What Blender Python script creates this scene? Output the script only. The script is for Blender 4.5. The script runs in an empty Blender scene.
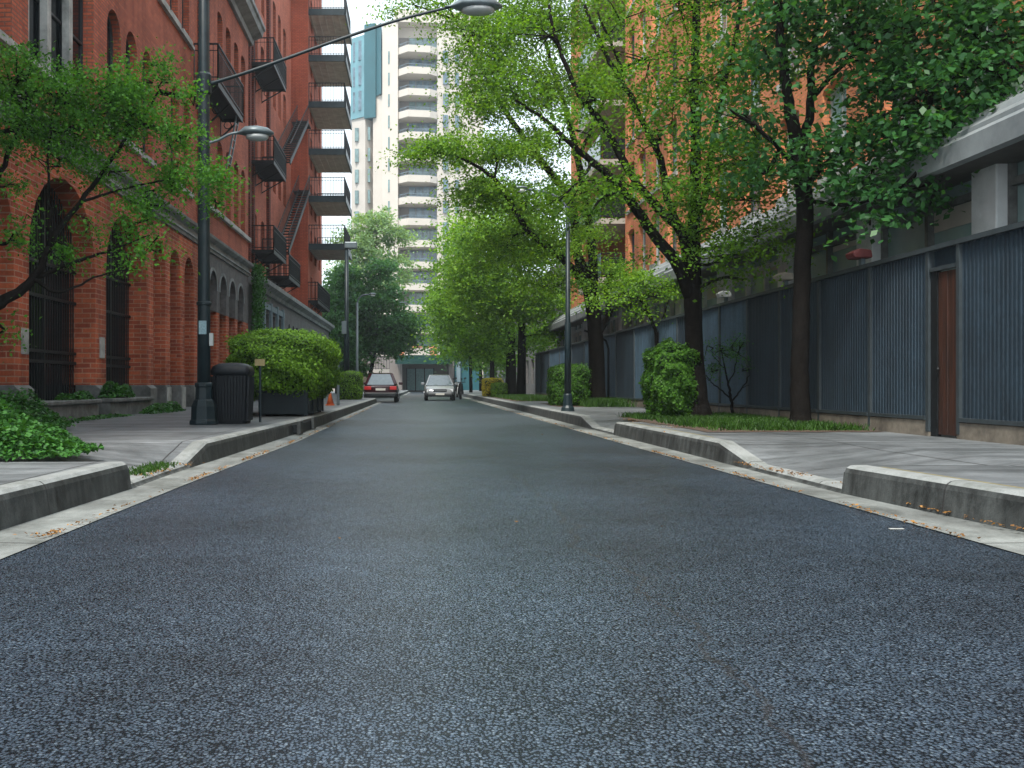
import bpy, math, random
import numpy as np
from mathutils import Vector
R = math.radians
random.seed(7); rng = np.random.default_rng(11)
SC = bpy.context.scene
COL = SC.collection

# ------------------------------------------------------------------ camera, sky, sun, exposure
cam_d = bpy.data.cameras.new('camera'); cam = bpy.data.objects.new('camera', cam_d); COL.objects.link(cam)
cam.location = (0, 0, 0.9); cam.rotation_euler = (R(90), 0, 0)
cam_d.sensor_width = 36; cam_d.lens = 36*1000/1024; cam_d.shift_x = 93/1024; cam_d.shift_y = 1/1024
cam_d.clip_end = 1000; cam_d.clip_start = 0.05
SC.camera = cam
SUN_EL, SUN_AZ = 56, 203      # azimuth clockwise from +Y: the light comes from behind, left
w = bpy.data.worlds.new('World'); SC.world = w; w.use_nodes = True
nt = w.node_tree; bg = nt.nodes['Background']
sky = nt.nodes.new('ShaderNodeTexSky'); sky.sky_type = 'NISHITA'; sky.sun_disc = False
sky.sun_elevation = R(SUN_EL); sky.sun_rotation = R(SUN_AZ); sky.dust_density = 4.0; sky.air_density = 1.1; sky.ozone_density = 1.5
tcw = nt.nodes.new('ShaderNodeTexCoord'); cn_ = nt.nodes.new('ShaderNodeTexNoise'); cn_.inputs['Scale'].default_value = 2.2; cn_.inputs['Detail'].default_value = 7
nt.links.new(tcw.outputs['Generated'], cn_.inputs['Vector'])
cr_ = nt.nodes.new('ShaderNodeMapRange'); cr_.inputs[1].default_value = .3; cr_.inputs[2].default_value = .62; cr_.inputs[3].default_value = .7; cr_.inputs[4].default_value = .97
nt.links.new(cn_.outputs['Fac'], cr_.inputs[0])
mxw = nt.nodes.new('ShaderNodeMix'); mxw.data_type = 'RGBA'; mxw.inputs[7].default_value = (5.9, 6.7, 7.2, 1)     # thin bright cloud
nt.links.new(cr_.outputs[0], mxw.inputs[0]); nt.links.new(sky.outputs[0], mxw.inputs[6])
nt.links.new(mxw.outputs[2], bg.inputs[0]); bg.inputs[1].default_value = 0.15
sd = bpy.data.lights.new('sun', 'SUN'); sd.energy = 3.0; sd.angle = R(12); sd.color = (1, .95, .87)
sun = bpy.data.objects.new('sun', sd); COL.objects.link(sun)
dv = Vector((math.sin(R(SUN_AZ))*math.cos(R(SUN_EL)), math.cos(R(SUN_AZ))*math.cos(R(SUN_EL)), math.sin(R(SUN_EL))))
sun.rotation_euler = dv.to_track_quat('Z', 'Y').to_euler()
SC.view_settings.view_transform = 'Standard'; SC.view_settings.look = 'None'
SC.view_settings.exposure = 0.85; SC.view_settings.gamma = 1
SC.view_settings.use_curve_mapping = False
try:
    SC.cycles.max_bounces = 8; SC.cycles.transparent_max_bounces = 8; SC.cycles.volume_bounces = 0
except Exception: pass

# ------------------------------------------------------------------ helpers
F = 1000.0
def at(u, v, Y):
    return Vector(((u-419)*Y/F, Y, 0.9+(385-v)*Y/F))

def tag(o, label=None, cat=None, group=None, kind=None):
    if label: o['label'] = label
    if cat: o['category'] = cat
    if group: o['group'] = group
    if kind: o['kind'] = kind
    return o
ORG = {}
def thing(name, loc, label, cat, group=None):
    o = bpy.data.objects.new(name, None); COL.objects.link(o); o.location = loc
    o.empty_display_size = .2
    ORG[o.name] = Vector(loc)
    return tag(o, label, cat, group)

class MB:
    def __init__(s): s.v = []; s.f = []; s.m = []; s.pieces = []
    def add(s, vs, fs, mi=0):
        n = len(s.v); s.pieces.append((n, len(s.f))); s.v += [tuple(p) for p in vs]; s.f += [tuple(i+n for i in f) for f in fs]; s.m += [mi]*len(fs)
        return s
    def box(s, x0, x1, y0, y1, z0, z1, mi=0):
        vs = [(x0,y0,z0),(x1,y0,z0),(x1,y1,z0),(x0,y1,z0),(x0,y0,z1),(x1,y0,z1),(x1,y1,z1),(x0,y1,z1)]
        return s.add(vs, [(0,3,2,1),(4,5,6,7),(0,1,5,4),(1,2,6,5),(2,3,7,6),(3,0,4,7)], mi)
    def each(s, name, mat, parent, bevel=0):   # one object per added piece
        n = len(s.pieces)
        for i, (v0, f0) in enumerate(s.pieces):
            v1, f1 = s.pieces[i+1] if i+1 < n else (len(s.v), len(s.f))
            m = MB(); m.v = s.v[v0:v1]; m.f = [tuple(k-v0 for k in f) for f in s.f[f0:f1]]; m.m = s.m[f0:f1]
            o = m.build(name, mat, parent, bevel=bevel)
        return o
    def quad(s, a, b, c, d, mi=0): return s.add([a,b,c,d], [(0,1,2,3)], mi)
    def poly(s, pts, mi=0): return s.add(pts, [tuple(range(len(pts)))], mi)
    def prism(s, pts, z0, z1, mi=0):
        n = len(pts)
        vs = [(x,y,z0) for x,y in pts]+[(x,y,z1) for x,y in pts]
        fs = [(i,(i+1)%n,n+(i+1)%n,n+i) for i in range(n)]+[tuple(range(n))[::-1], tuple(range(n,2*n))]
        return s.add(vs, fs, mi)
    def extr(s, prof, y0, y1, mi=0):          # profile of (x,z) extruded along Y
        n = len(prof)
        vs = [(x,y0,z) for x,z in prof]+[(x,y1,z) for x,z in prof]
        fs = [(i,(i+1)%n,n+(i+1)%n,n+i) for i in range(n)]+[tuple(range(n))[::-1], tuple(range(n,2*n))]
        return s.add(vs, fs, mi)
    def bar(s, a, b, wx=.02, wz=None, mi=0):
        a = Vector(a); b = Vector(b); d = (b-a)
        if d.length < 1e-6: return s
        d.normalize(); wz = wz or wx
        up = Vector((0,0,1)) if abs(d.z) < .95 else Vector((0,1,0))
        r = d.cross(up).normalized()*wx/2; q = r.cross(d).normalized()*wz/2
        vs = [a-r-q, a+r-q, a+r+q, a-r+q, b-r-q, b+r-q, b+r+q, b-r+q]
        return s.add(vs, [(0,3,2,1),(4,5,6,7),(0,1,5,4),(1,2,6,5),(2,3,7,6),(3,0,4,7)], mi)
    def tube(s, pts, rad, n=8, cap=True, mi=0):
        pts = [Vector(p) for p in pts]; N = len(pts)
        if not hasattr(rad, '__len__'): rad = [rad]*N
        base = len(s.v); prev = None; vs = []; fs = []
        for i, p in enumerate(pts):
            d = (pts[min(i+1,N-1)]-pts[max(i-1,0)])
            if d.length < 1e-9: d = Vector((0,0,1))
            d.normalize()
            if prev is None:
                ref = Vector((1,0,0)) if abs(d.x) < .9 else Vector((0,1,0))
                x = d.cross(ref).normalized()
            else:
                x = (prev-d*prev.dot(d))
                x = x.normalized() if x.length > 1e-6 else d.orthogonal().normalized()
            prev = x; y = d.cross(x)
            for k in range(n):
                a = 2*math.pi*k/n; vs.append(p+(x*math.cos(a)+y*math.sin(a))*rad[i])
        for i in range(N-1):
            for k in range(n):
                fs.append((i*n+k, i*n+(k+1)%n, (i+1)*n+(k+1)%n, (i+1)*n+k))
        if cap: fs += [tuple(range(n))[::-1], tuple(range((N-1)*n, N*n))]
        return s.add(vs, fs, mi)
    def lathe(s, c, prof, n=16, mi=0, ph=0, sx=1, sy=1):
        vs = []; fs = []
        for r, z in prof:
            for k in range(n):
                a = 2*math.pi*k/n+ph; vs.append((c[0]+r*math.cos(a)*sx, c[1]+r*math.sin(a)*sy, c[2]+z))
        for i in range(len(prof)-1):
            for k in range(n): fs.append((i*n+k, i*n+(k+1)%n, (i+1)*n+(k+1)%n, (i+1)*n+k))
        fs += [tuple(range(n))[::-1], tuple(range((len(prof)-1)*n, len(prof)*n))]
        return s.add(vs, fs, mi)
    def build(s, name, mat, parent=None, smooth=False, bevel=0, loc=None):
        org = Vector((0,0,0))
        if parent is not None: org = ORG[parent.name]
        elif loc is not None: org = Vector(loc)
        me = bpy.data.meshes.new(name)
        me.from_pydata([(p[0]-org.x, p[1]-org.y, p[2]-org.z) for p in s.v], [], s.f)
        mats = mat if isinstance(mat, (list, tuple)) else [mat]
        for m in mats: me.materials.append(m)
        if len(mats) > 1: me.polygons.foreach_set('material_index', s.m)
        if smooth: me.polygons.foreach_set('use_smooth', [True]*len(me.polygons))
        me.update()
        o = bpy.data.objects.new(name, me); COL.objects.link(o)
        if parent is not None: o.parent = parent
        elif loc is not None: o.location = org
        ORG[o.name] = org
        if bevel:
            b = o.modifiers.new('bevel', 'BEVEL'); b.width = bevel; b.segments = 2; b.limit_method = 'ANGLE'; b.angle_limit = R(35)
        return o

# ------------------------------------------------------------------ materials
def newmat(name):
    m = bpy.data.materials.new(name); m.use_nodes = True; n = m.node_tree.nodes; l = m.node_tree.links
    return m, n, l, n['Principled BSDF']
def node(n, t, **kw):
    x = n.new(t)
    for k, v in kw.items(): setattr(x, k, v)
    return x
def noise(n, l, scale, detail=4, rough=.55, vec=None, dist=0):
    x = n.new('ShaderNodeTexNoise'); x.inputs['Scale'].default_value = scale; x.inputs['Detail'].default_value = detail
    x.inputs['Roughness'].default_value = rough; x.inputs['Distortion'].default_value = dist
    if vec is not None: l.new(vec, x.inputs['Vector'])
    return x
def ramp(n, l, src, stops):
    r = n.new('ShaderNodeValToRGB'); e = r.color_ramp.elements
    while len(e) < len(stops): e.new(.5)
    for i, (p, c) in enumerate(stops):
        e[i].position = p; e[i].color = (*c, 1) if len(c) == 3 else c
    l.new(src, r.inputs[0]); return r
def gray(x): return (x, x, x)
def mixc(n, l, a, b, fac, mode='MIX'):
    m = n.new('ShaderNodeMix'); m.data_type = 'RGBA'; m.blend_type = mode
    for sock, val in ((m.inputs[0], fac), (m.inputs[6], a), (m.inputs[7], b)):
        if isinstance(val, (int, float)): sock.default_value = val
        elif isinstance(val, tuple): sock.default_value = (*val[:3], 1)
        else: l.new(val, sock)
    return m.outputs[2]
def bump(n, l, h, bs, strength=.3, dist=.01, prev=None):
    b = n.new('ShaderNodeBump'); b.inputs['Strength'].default_value = strength; b.inputs['Distance'].default_value = dist
    l.new(h, b.inputs['Height'])
    if prev is not None: l.new(prev, b.inputs['Normal'])
    l.new(b.outputs[0], bs.inputs['Normal']); return b.outputs[0]
def wpos(n):
    return n.new('ShaderNodeNewGeometry').outputs['Position']

def simple(name, col, rough=.6, metal=0, var=.25, scale=6, bumps=.1, bscale=40, spec=.5, dirt=None):
    m, n, l, b = newmat(name); p = wpos(n)
    a = noise(n, l, scale, 6, .6, p)
    r = ramp(n, l, a.outputs['Fac'], [(.25, tuple(c*(1-var) for c in col)), (.75, tuple(min(1, c*(1+var)) for c in col))])
    c = r.outputs[0]
    if dirt:
        d = noise(n, l, scale*.35, 8, .7, p); dr = ramp(n, l, d.outputs['Fac'], [(.45, gray(0)), (.7, gray(1))])
        c = mixc(n, l, c, dirt, dr.outputs[0])
    l.new(c, b.inputs['Base Color'])
    b.inputs['Roughness'].default_value = rough; b.inputs['Metallic'].default_value = metal
    b.inputs['Specular IOR Level'].default_value = spec
    if bumps:
        x = noise(n, l, bscale, 4, .6, p); bump(n, l, x.outputs['Fac'], b, bumps, .02)
    return m

def brick(name, c1, c2, mortar, bw=.22, bh=.075, ms=.012, stain=.35, bmp=.5, noiseamp=1.0):
    m, n, l, b = newmat(name); p = wpos(n)
    sx = node(n, 'ShaderNodeSeparateXYZ'); l.new(p, sx.inputs[0])
    ad = node(n, 'ShaderNodeMath', operation='ADD'); l.new(sx.outputs[0], ad.inputs[0]); l.new(sx.outputs[1], ad.inputs[1])
    cb = node(n, 'ShaderNodeCombineXYZ'); l.new(ad.outputs[0], cb.inputs[0]); l.new(sx.outputs[2], cb.inputs[1])
    # a little wobble so courses are not ruler straight
    nz = noise(n, l, 1.7, 2, .5, p); vm = node(n, 'ShaderNodeVectorMath', operation='MULTIPLY_ADD')
    l.new(nz.outputs['Color'], vm.inputs[0]); vm.inputs[1].default_value = (.02, .012, 0); l.new(cb.outputs[0], vm.inputs[2])
    t = node(n, 'ShaderNodeTexBrick'); l.new(vm.outputs[0], t.inputs['Vector'])
    t.inputs['Color1'].default_value = (*c1, 1); t.inputs['Color2'].default_value = (*c2, 1); t.inputs['Mortar'].default_value = (*mortar, 1)
    t.inputs['Scale'].default_value = 1; t.inputs['Mortar Size'].default_value = ms; t.inputs['Mortar Smooth'].default_value = .3
    t.inputs['Bias'].default_value = -.1; t.inputs['Brick Width'].default_value = bw; t.inputs['Row Height'].default_value = bh
    a = noise(n, l, .6, 8, .65, p); ar = ramp(n, l, a.outputs['Fac'], [(.3, gray(1-stain)), (.62, gray(1.05))])
    c = mixc(n, l, t.outputs[0], ar.outputs[0], noiseamp, 'MULTIPLY')
    # vertical weather streaks
    mp = node(n, 'ShaderNodeMapping'); mp.inputs['Scale'].default_value = (2.5, 2.5, .18); l.new(p, mp.inputs[0])
    s2 = noise(n, l, 1.2, 6, .6, mp.outputs[0]); sr = ramp(n, l, s2.outputs['Fac'], [(.35, gray(.62)), (.55, gray(1))])
    c = mixc(n, l, c, sr.outputs[0], .7, 'MULTIPLY')
    fine = noise(n, l, 25, 5, .7, p); fr = ramp(n, l, fine.outputs['Fac'], [(.3, gray(.75)), (.7, gray(1.2))])
    c = mixc(n, l, c, fr.outputs[0], .8, 'MULTIPLY')
    l.new(c, b.inputs['Base Color']); b.inputs['Roughness'].default_value = .9; b.inputs['Specular IOR Level'].default_value = .25
    inv = node(n, 'ShaderNodeMath', operation='SUBTRACT'); inv.inputs[0].default_value = 1; l.new(t.outputs['Fac'], inv.inputs[1])
    h = node(n, 'ShaderNodeMath', operation='MULTIPLY_ADD'); l.new(fine.outputs['Fac'], h.inputs[0]); h.inputs[1].default_value = .4; l.new(inv.outputs[0], h.inputs[2])
    bump(n, l, h.outputs[0], b, bmp, .02)
    return m

def leafmat(name, dark, light, transl=.35, rough=.5):
    m, n, l, b = newmat(name)
    g = n.new('ShaderNodeNewGeometry')
    p = noise(n, l, .9, 3, .5, g.outputs['Position'])
    mx = node(n, 'ShaderNodeMath', operation='MULTIPLY_ADD'); l.new(g.outputs['Random Per Island'], mx.inputs[0]); mx.inputs[1].default_value = .55
    ms = node(n, 'ShaderNodeMath', operation='MULTIPLY'); l.new(p.outputs['Fac'], ms.inputs[0]); ms.inputs[1].default_value = .6; l.new(ms.outputs[0], mx.inputs[2])
    r = ramp(n, l, mx.outputs[0], [(.15, dark), (.85, light)])
    l.new(r.outputs[0], b.inputs['Base Color']); b.inputs['Roughness'].default_value = rough; b.inputs['Specular IOR Level'].default_value = .22
    tr = node(n, 'ShaderNodeBsdfTranslucent')
    tc = mixc(n, l, r.outputs[0], (1.7, 1.6, .45), 1, 'MULTIPLY'); l.new(tc, tr.inputs[0])
    ms_ = node(n, 'ShaderNodeMixShader'); ms_.inputs[0].default_value = transl
    l.new(b.outputs[0], ms_.inputs[1]); l.new(tr.outputs[0], ms_.inputs[2]); l.new(ms_.outputs[0], n['Material Output'].inputs[0])
    return m

def glass(name, col, rough=.08, var=.5, spec=.8):
    m = simple(name, col, rough, 0, var, 1.3, 0, spec=spec); return m

def concrete(name, col, joint=0, jdir='Y', stain=(.04,.045,.045), amt=.6, stainscale=.8, agg=180, wet=.6, streak=None):
    m, n, l, b = newmat(name); p = wpos(n)
    a = noise(n, l, 2.2, 10, .68, p); r = ramp(n, l, a.outputs['Fac'], [(.3, tuple(c*.72 for c in col)), (.7, tuple(c*1.2 for c in col))])
    f = noise(n, l, agg, 3, .7, p); fr = ramp(n, l, f.outputs['Fac'], [(.3, gray(.7)), (.7, gray(1.25))])
    c = mixc(n, l, r.outputs[0], fr.outputs[0], .7, 'MULTIPLY')
    s = noise(n, l, stainscale, 9, .72, p, .5); sr = ramp(n, l, s.outputs['Fac'], [(.45, gray(0)), (.68, gray(amt))])
    c = mixc(n, l, c, stain, sr.outputs[0])
    hsrc = f.outputs['Fac']
    if streak:
        mp = node(n, 'ShaderNodeMapping'); mp.inputs['Scale'].default_value = streak[:3]; l.new(p, mp.inputs[0])
        s2 = noise(n, l, 1.0, 7, .7, mp.outputs[0]); s3 = ramp(n, l, s2.outputs['Fac'], [(.38, gray(1-streak[3])), (.62, gray(1.12))])
        c = mixc(n, l, c, s3.outputs[0], 1, 'MULTIPLY')
    if joint:
        sx = node(n, 'ShaderNodeSeparateXYZ'); l.new(p, sx.inputs[0])
        prev = None
        for ax, per, off in joint:
            d = node(n, 'ShaderNodeMath', operation='MULTIPLY_ADD'); l.new(sx.outputs[ax], d.inputs[0]); d.inputs[1].default_value = 1/per; d.inputs[2].default_value = off
            fr_ = node(n, 'ShaderNodeMath', operation='FRACT'); l.new(d.outputs[0], fr_.inputs[0])
            lt = node(n, 'ShaderNodeMath', operation='LESS_THAN'); l.new(fr_.outputs[0], lt.inputs[0]); lt.inputs[1].default_value = .018/per
            c = mixc(n, l, c, (.03,.03,.03), lt.outputs[0])
    l.new(c, b.inputs['Base Color']); b.inputs['Roughness'].default_value = wet; b.inputs['Specular IOR Level'].default_value = .4
    bump(n, l, hsrc, b, .35, .006)
    return m

def asphalt():
    m, n, l, b = newmat('asphalt'); p = wpos(n)
    mp = node(n, 'ShaderNodeMapping'); mp.inputs['Scale'].default_value = (1, .8, 1); l.new(p, mp.inputs[0])
    wn = noise(n, l, 40, 2, .5, mp.outputs[0]); vm = node(n, 'ShaderNodeVectorMath', operation='MULTIPLY_ADD')
    l.new(wn.outputs['Color'], vm.inputs[0]); vm.inputs[1].default_value = (.005,.005,.005); l.new(mp.outputs[0], vm.inputs[2])
    v = node(n, 'ShaderNodeTexVoronoi'); v.inputs['Scale'].default_value = 112; l.new(vm.outputs[0], v.inputs['Vector'])
    hs = node(n, 'ShaderNodeSeparateColor'); l.new(v.outputs['Color'], hs.inputs[0])
    st = ramp(n, l, hs.outputs[0], [(0, (.024,.040,.062)), (.5, (.037,.059,.088)), (.88, (.056,.084,.118)), (1, (.12,.16,.20))])
    gap = ramp(n, l, v.outputs['Distance'], [(.34, gray(1)), (.64, gray(.13))])
    c = mixc(n, l, st.outputs[0], gap.outputs[0], 1, 'MULTIPLY')
    big = noise(n, l, .35, 6, .6, p); br = ramp(n, l, big.outputs['Fac'], [(.36, gray(.6)), (.6, gray(1.3))])
    c = mixc(n, l, c, br.outputs[0], .9, 'MULTIPLY')
    mid = noise(n, l, 5, 6, .7, p); mr = ramp(n, l, mid.outputs['Fac'], [(.35, gray(.75)), (.65, gray(1.2))])
    c = mixc(n, l, c, mr.outputs[0], .8, 'MULTIPLY')
    # tyre-polished bands along the street, transverse paving seams and long cracks
    sx = node(n, 'ShaderNodeSeparateXYZ'); l.new(p, sx.inputs[0])
    cr = noise(n, l, .5, 6, .6, p, 0)
    for ax, target, wid, amp in ((1, 13.6, .05, 1.2), (1, 24.4, .06, 1.8), (1, 38, .12, 2.5), (0, .95, .02, 1.1)):
        dd = node(n, 'ShaderNodeMath', operation='MULTIPLY_ADD'); l.new(cr.outputs['Fac'], dd.inputs[0]); dd.inputs[1].default_value = amp; l.new(sx.outputs[ax], dd.inputs[2])
        su = node(n, 'ShaderNodeMath', operation='SUBTRACT'); l.new(dd.outputs[0], su.inputs[0]); su.inputs[1].default_value = target+amp*.5
        ab = node(n, 'ShaderNodeMath', operation='ABSOLUTE'); l.new(su.outputs[0], ab.inputs[0])
        lt = ramp(n, l, ab.outputs[0], [(0, gray(.8)), (wid, gray(0))])
        c = mixc(n, l, c, (.02,.021,.024), lt.outputs[0])
    l.new(c, b.inputs['Base Color'])
    b.inputs['Roughness'].default_value = .4; gs_ = ramp(n, l, v.outputs['Distance'], [(.3, gray(.7)), (.6, gray(.12))]); l.new(gs_.outputs[0], b.inputs['Specular IOR Level'])
    b.inputs['Coat Weight'].default_value = .22; b.inputs['Coat Roughness'].default_value = .3
    inv = node(n, 'ShaderNodeMath', operation='SUBTRACT'); inv.inputs[0].default_value = 1; l.new(v.outputs['Distance'], inv.inputs[1])
    sm = ramp(n, l, v.outputs['Distance'], [(.05, gray(1)), (.4, gray(.75)), (.72, gray(0))]); sm.color_ramp.interpolation = 'EASE'
    bump(n, l, sm.outputs[0], b, .6, .004)
    return m

M = {}
M['asphalt'] = asphalt()
M['ground'] = simple('ground_soil', (.12,.12,.11), .9)
M['walk'] = concrete('pavement_concrete', (.19,.205,.215), joint=[(1, 3.1, .3), (0, 1.9, .45)], amt=.85, stainscale=.6, wet=.5, stain=(.055,.063,.065), streak=(.35,3.2,1,.45))
M['gutter'] = concrete('gutter_concrete', (.23,.245,.235), joint=[(1, 3.0, .12)], amt=.85, stainscale=1.3, stain=(.065,.07,.06), streak=(2,.5,1,.4))
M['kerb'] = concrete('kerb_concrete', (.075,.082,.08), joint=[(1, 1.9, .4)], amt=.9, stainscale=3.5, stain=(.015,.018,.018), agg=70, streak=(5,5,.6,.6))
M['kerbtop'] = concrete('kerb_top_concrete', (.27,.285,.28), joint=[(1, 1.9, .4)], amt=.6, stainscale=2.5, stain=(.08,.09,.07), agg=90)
M['brick'] = brick('red_brick', (.62,.155,.078), (.40,.088,.05), (.28,.12,.085), stain=.3, ms=.016)
M['brick_low'] = brick('red_brick_arcade', (.62,.15,.065), (.32,.066,.036), (.56,.30,.2), .34, .105, .012, .5, .8)
M['brick_wing'] = brick('orange_red_brick', (.52,.12,.062), (.42,.09,.05), (.2,.08,.05), .22, .085, .012, .25)
M['brick_dark'] = brick('dark_red_brick', (.2,.045,.03), (.27,.06,.036), (.05,.03,.025), .18, .09, .02, .3, .9)
M['brick_orange'] = brick('orange_brick', (.74,.27,.125), (.64,.22,.10), (.46,.22,.13), .22, .075, .008, .25, .3)
M['stucco'] = simple('grey_stucco', (.13,.125,.125), .9, var=.3, dirt=(.07,.07,.072))
M['stone'] = simple('pale_stone', (.42,.43,.41), .8, var=.3, scale=4, dirt=(.14,.15,.14))
M['stone_dark'] = simple('weathered_stone', (.16,.165,.16), .85, var=.4, scale=5, dirt=(.05,.055,.05))
M['stone_blue'] = simple('pale_blue_surround', (.15,.21,.24), .7, var=.2)
M['white'] = simple('white_render', (.62,.64,.64), .7, var=.12, scale=3, dirt=(.4,.42,.42))
M['canopy'] = simple('canopy_metal', (.25,.275,.285), .6, var=.2, scale=2, dirt=(.13,.15,.16))
M['cornice'] = simple('cornice_stone', (.25,.27,.27), .8, var=.3, dirt=(.11,.12,.12), scale=2.5)
M['soffit'] = simple('soffit', (.10,.095,.09), .9, var=.2)
M['balcony_under'] = simple('balcony_concrete', (.40,.36,.31), .9, var=.25, scale=2)
M['iron'] = simple('dark_iron', (.009,.011,.013), .55, 0, .3, 8, .1, spec=.3)
M['pole'] = simple('pole_paint', (.010,.022,.028), .42, 0, .35, 6, .08, 60, spec=.35, dirt=(.022,.034,.038))
M['lamp'] = simple('lamp_casing', (.12,.155,.17), .35, .2, .15)
M['lampglass'] = simple('lamp_lens', (.45,.48,.48), .25, 0, .1, bumps=0)
M['binmat'] = simple('black_plastic', (.007,.010,.014), .5, 0, .3, 10, .1, spec=.3)
M['planter'] = simple('dark_planter', (.009,.018,.023), .5, 0, .3, 6, .1, spec=.3)
M['glass_dark'] = glass('dark_window_glass', (.008,.011,.015), spec=.35)
M['glass_blue'] = glass('blue_grey_glass', (.13,.20,.20), .15)
M['glass_shop'] = glass('shop_window_glass', (.26,.37,.37), .2, .2)
M['glass_sky'] = glass('sky_glass', (.10,.15,.19), .12, .6)
M['curtain'] = simple('teal_curtain', (.26,.42,.43), .8, 0, .3, 5, .1)
M['blind'] = simple('cream_blind', (.50,.46,.40), .9, 0, .12, 2, 0)
M['frame_dark'] = simple('dark_frame', (.03,.035,.04), .5)
M['frame_white'] = simple('white_frame', (.5,.52,.52), .5)
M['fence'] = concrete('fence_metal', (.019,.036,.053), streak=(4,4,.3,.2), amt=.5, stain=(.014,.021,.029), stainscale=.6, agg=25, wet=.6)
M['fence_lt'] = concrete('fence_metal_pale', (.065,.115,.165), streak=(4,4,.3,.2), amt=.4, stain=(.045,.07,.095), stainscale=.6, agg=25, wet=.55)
M['fencepost'] = simple('fence_post_metal', (.045,.058,.066), .5, .2)
M['footing'] = simple('concrete_footing', (.19,.165,.13), .9, var=.35, dirt=(.07,.06,.05))
M['wood'] = None
M['bark'] = simple('bark', (.010,.0085,.0075), .95, 0, .5, 9, .9, 30, .1)
M['bark_lt'] = simple('bark_pale', (.10,.085,.065), .95, 0, .4, 9, .8, 30, .2)
M['soil'] = simple('leaf_litter_soil', (.075,.05,.034), .95, 0, .6, 18, .6, 60)
M['teal'] = simple('teal_cladding', (.016,.085,.105), .4, 0, .2, .3, 0)
M['teal_lt'] = simple('pale_teal_glazing', (.11,.24,.28), .25, 0, .25, .4, 0)
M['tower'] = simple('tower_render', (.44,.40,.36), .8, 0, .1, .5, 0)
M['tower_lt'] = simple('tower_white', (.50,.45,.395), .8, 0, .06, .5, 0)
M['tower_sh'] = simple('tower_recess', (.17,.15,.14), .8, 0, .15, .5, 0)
M['awn'] = simple('green_canopy', (.003,.035,.03), .6, 0, .2, 1, 0, spec=.2)
M['paint_red'] = simple('maroon_paint', (.030,.003,.006), .2, 0, .1, 2, 0)
M['paint_grey'] = simple('silver_grey_paint', (.30,.32,.34), .2, .2, .08, 2, 0)
M['paint_white'] = simple('white_paint', (.6,.62,.62), .25, 0, .05, 2, 0)
M['paint_black'] = simple('black_paint', (.010,.012,.014), .3, 0, .1, 2, 0)
M['rubber'] = simple('rubber', (.015,.015,.016), .8)
M['rim'] = simple('alloy', (.35,.36,.37), .3, .8, .1)
M['tail'] = simple('tail_light', (.45,.02,.02), .2, 0, .1, bumps=0)
M['head'] = simple('headlight_lens', (.7,.73,.75), .1, 0, .1, bumps=0)
M['plate'] = simple('number_plate', (.6,.6,.55), .5, 0, .05, bumps=0)
M['carglass'] = simple('car_glass', (.10,.13,.15), .05, 0, .2, bumps=0, spec=1)
M['cone'] = simple('orange_plastic', (.55,.12,.03), .5, 0, .3)
M['red'] = simple('faded_red', (.13,.025,.025), .6, 0, .3)
M['beige'] = simple('beige_plastic', (.40,.35,.30), .6, 0, .2)
M['sticker'] = simple('pale_blue_sticker', (.25,.38,.43), .5, 0, .35, 40, 0)
M['yellowline'] = simple('worn_yellow_paint', (.20,.17,.08), .8, 0, .4, 12, .1)
M['lf_dark'] = leafmat('leaf_deep_green', (.006,.036,.014), (.055,.175,.05), .36, .4)
M['lf_mid'] = leafmat('leaf_mid_green', (.016,.07,.012), (.15,.31,.035), .5)
M['lf_yel'] = leafmat('leaf_yellow_green', (.022,.105,.014), (.21,.39,.045), .48)
M['lf_left'] = leafmat('leaf_fresh_green', (.012,.065,.014), (.12,.33,.045), .42)
M['lf_far'] = leafmat('leaf_blue_green', (.015,.065,.03), (.085,.22,.085), .4)
M['lf_pale'] = leafmat('leaf_pale_green', (.09,.17,.08), (.24,.37,.18), .4)
M['lf_hedge'] = leafmat('hedge_leaf', (.015,.06,.008), (.17,.34,.03), .3)
M['lf_hedge2'] = leafmat('hedge_leaf_dark', (.012,.055,.010), (.09,.22,.025), .3)
M['lf_gold'] = leafmat('hedge_leaf_golden', (.2,.2,.02), (.5,.42,.03), .3)
M['lf_ivy'] = leafmat('ivy_leaf', (.006,.034,.010), (.06,.19,.035), .22)
M['lf_grass'] = leafmat('grass_blade', (.010,.038,.006), (.045,.11,.015), .25)
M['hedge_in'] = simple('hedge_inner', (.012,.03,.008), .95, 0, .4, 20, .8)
M['lf_fall'] = leafmat('fallen_leaf', (.07,.03,.014), (.34,.17,.045), .1)
def woodmat():
    m, n, l, b = newmat('wood_planks'); p = wpos(n)
    mp = node(n, 'ShaderNodeMapping'); mp.inputs['Scale'].default_value = (14, 14, .7); l.new(p, mp.inputs[0])
    a = noise(n, l, 1.5, 6, .7, mp.outputs[0]); r = ramp(n, l, a.outputs['Fac'], [(.3, (.010,.005,.004)), (.7, (.065,.020,.010))])
    l.new(r.outputs[0], b.inputs['Base Color']); b.inputs['Roughness'].default_value = .6
    bump(n, l, a.outputs['Fac'], b, .4, .01); return m
M['wood'] = woodmat()

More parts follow.
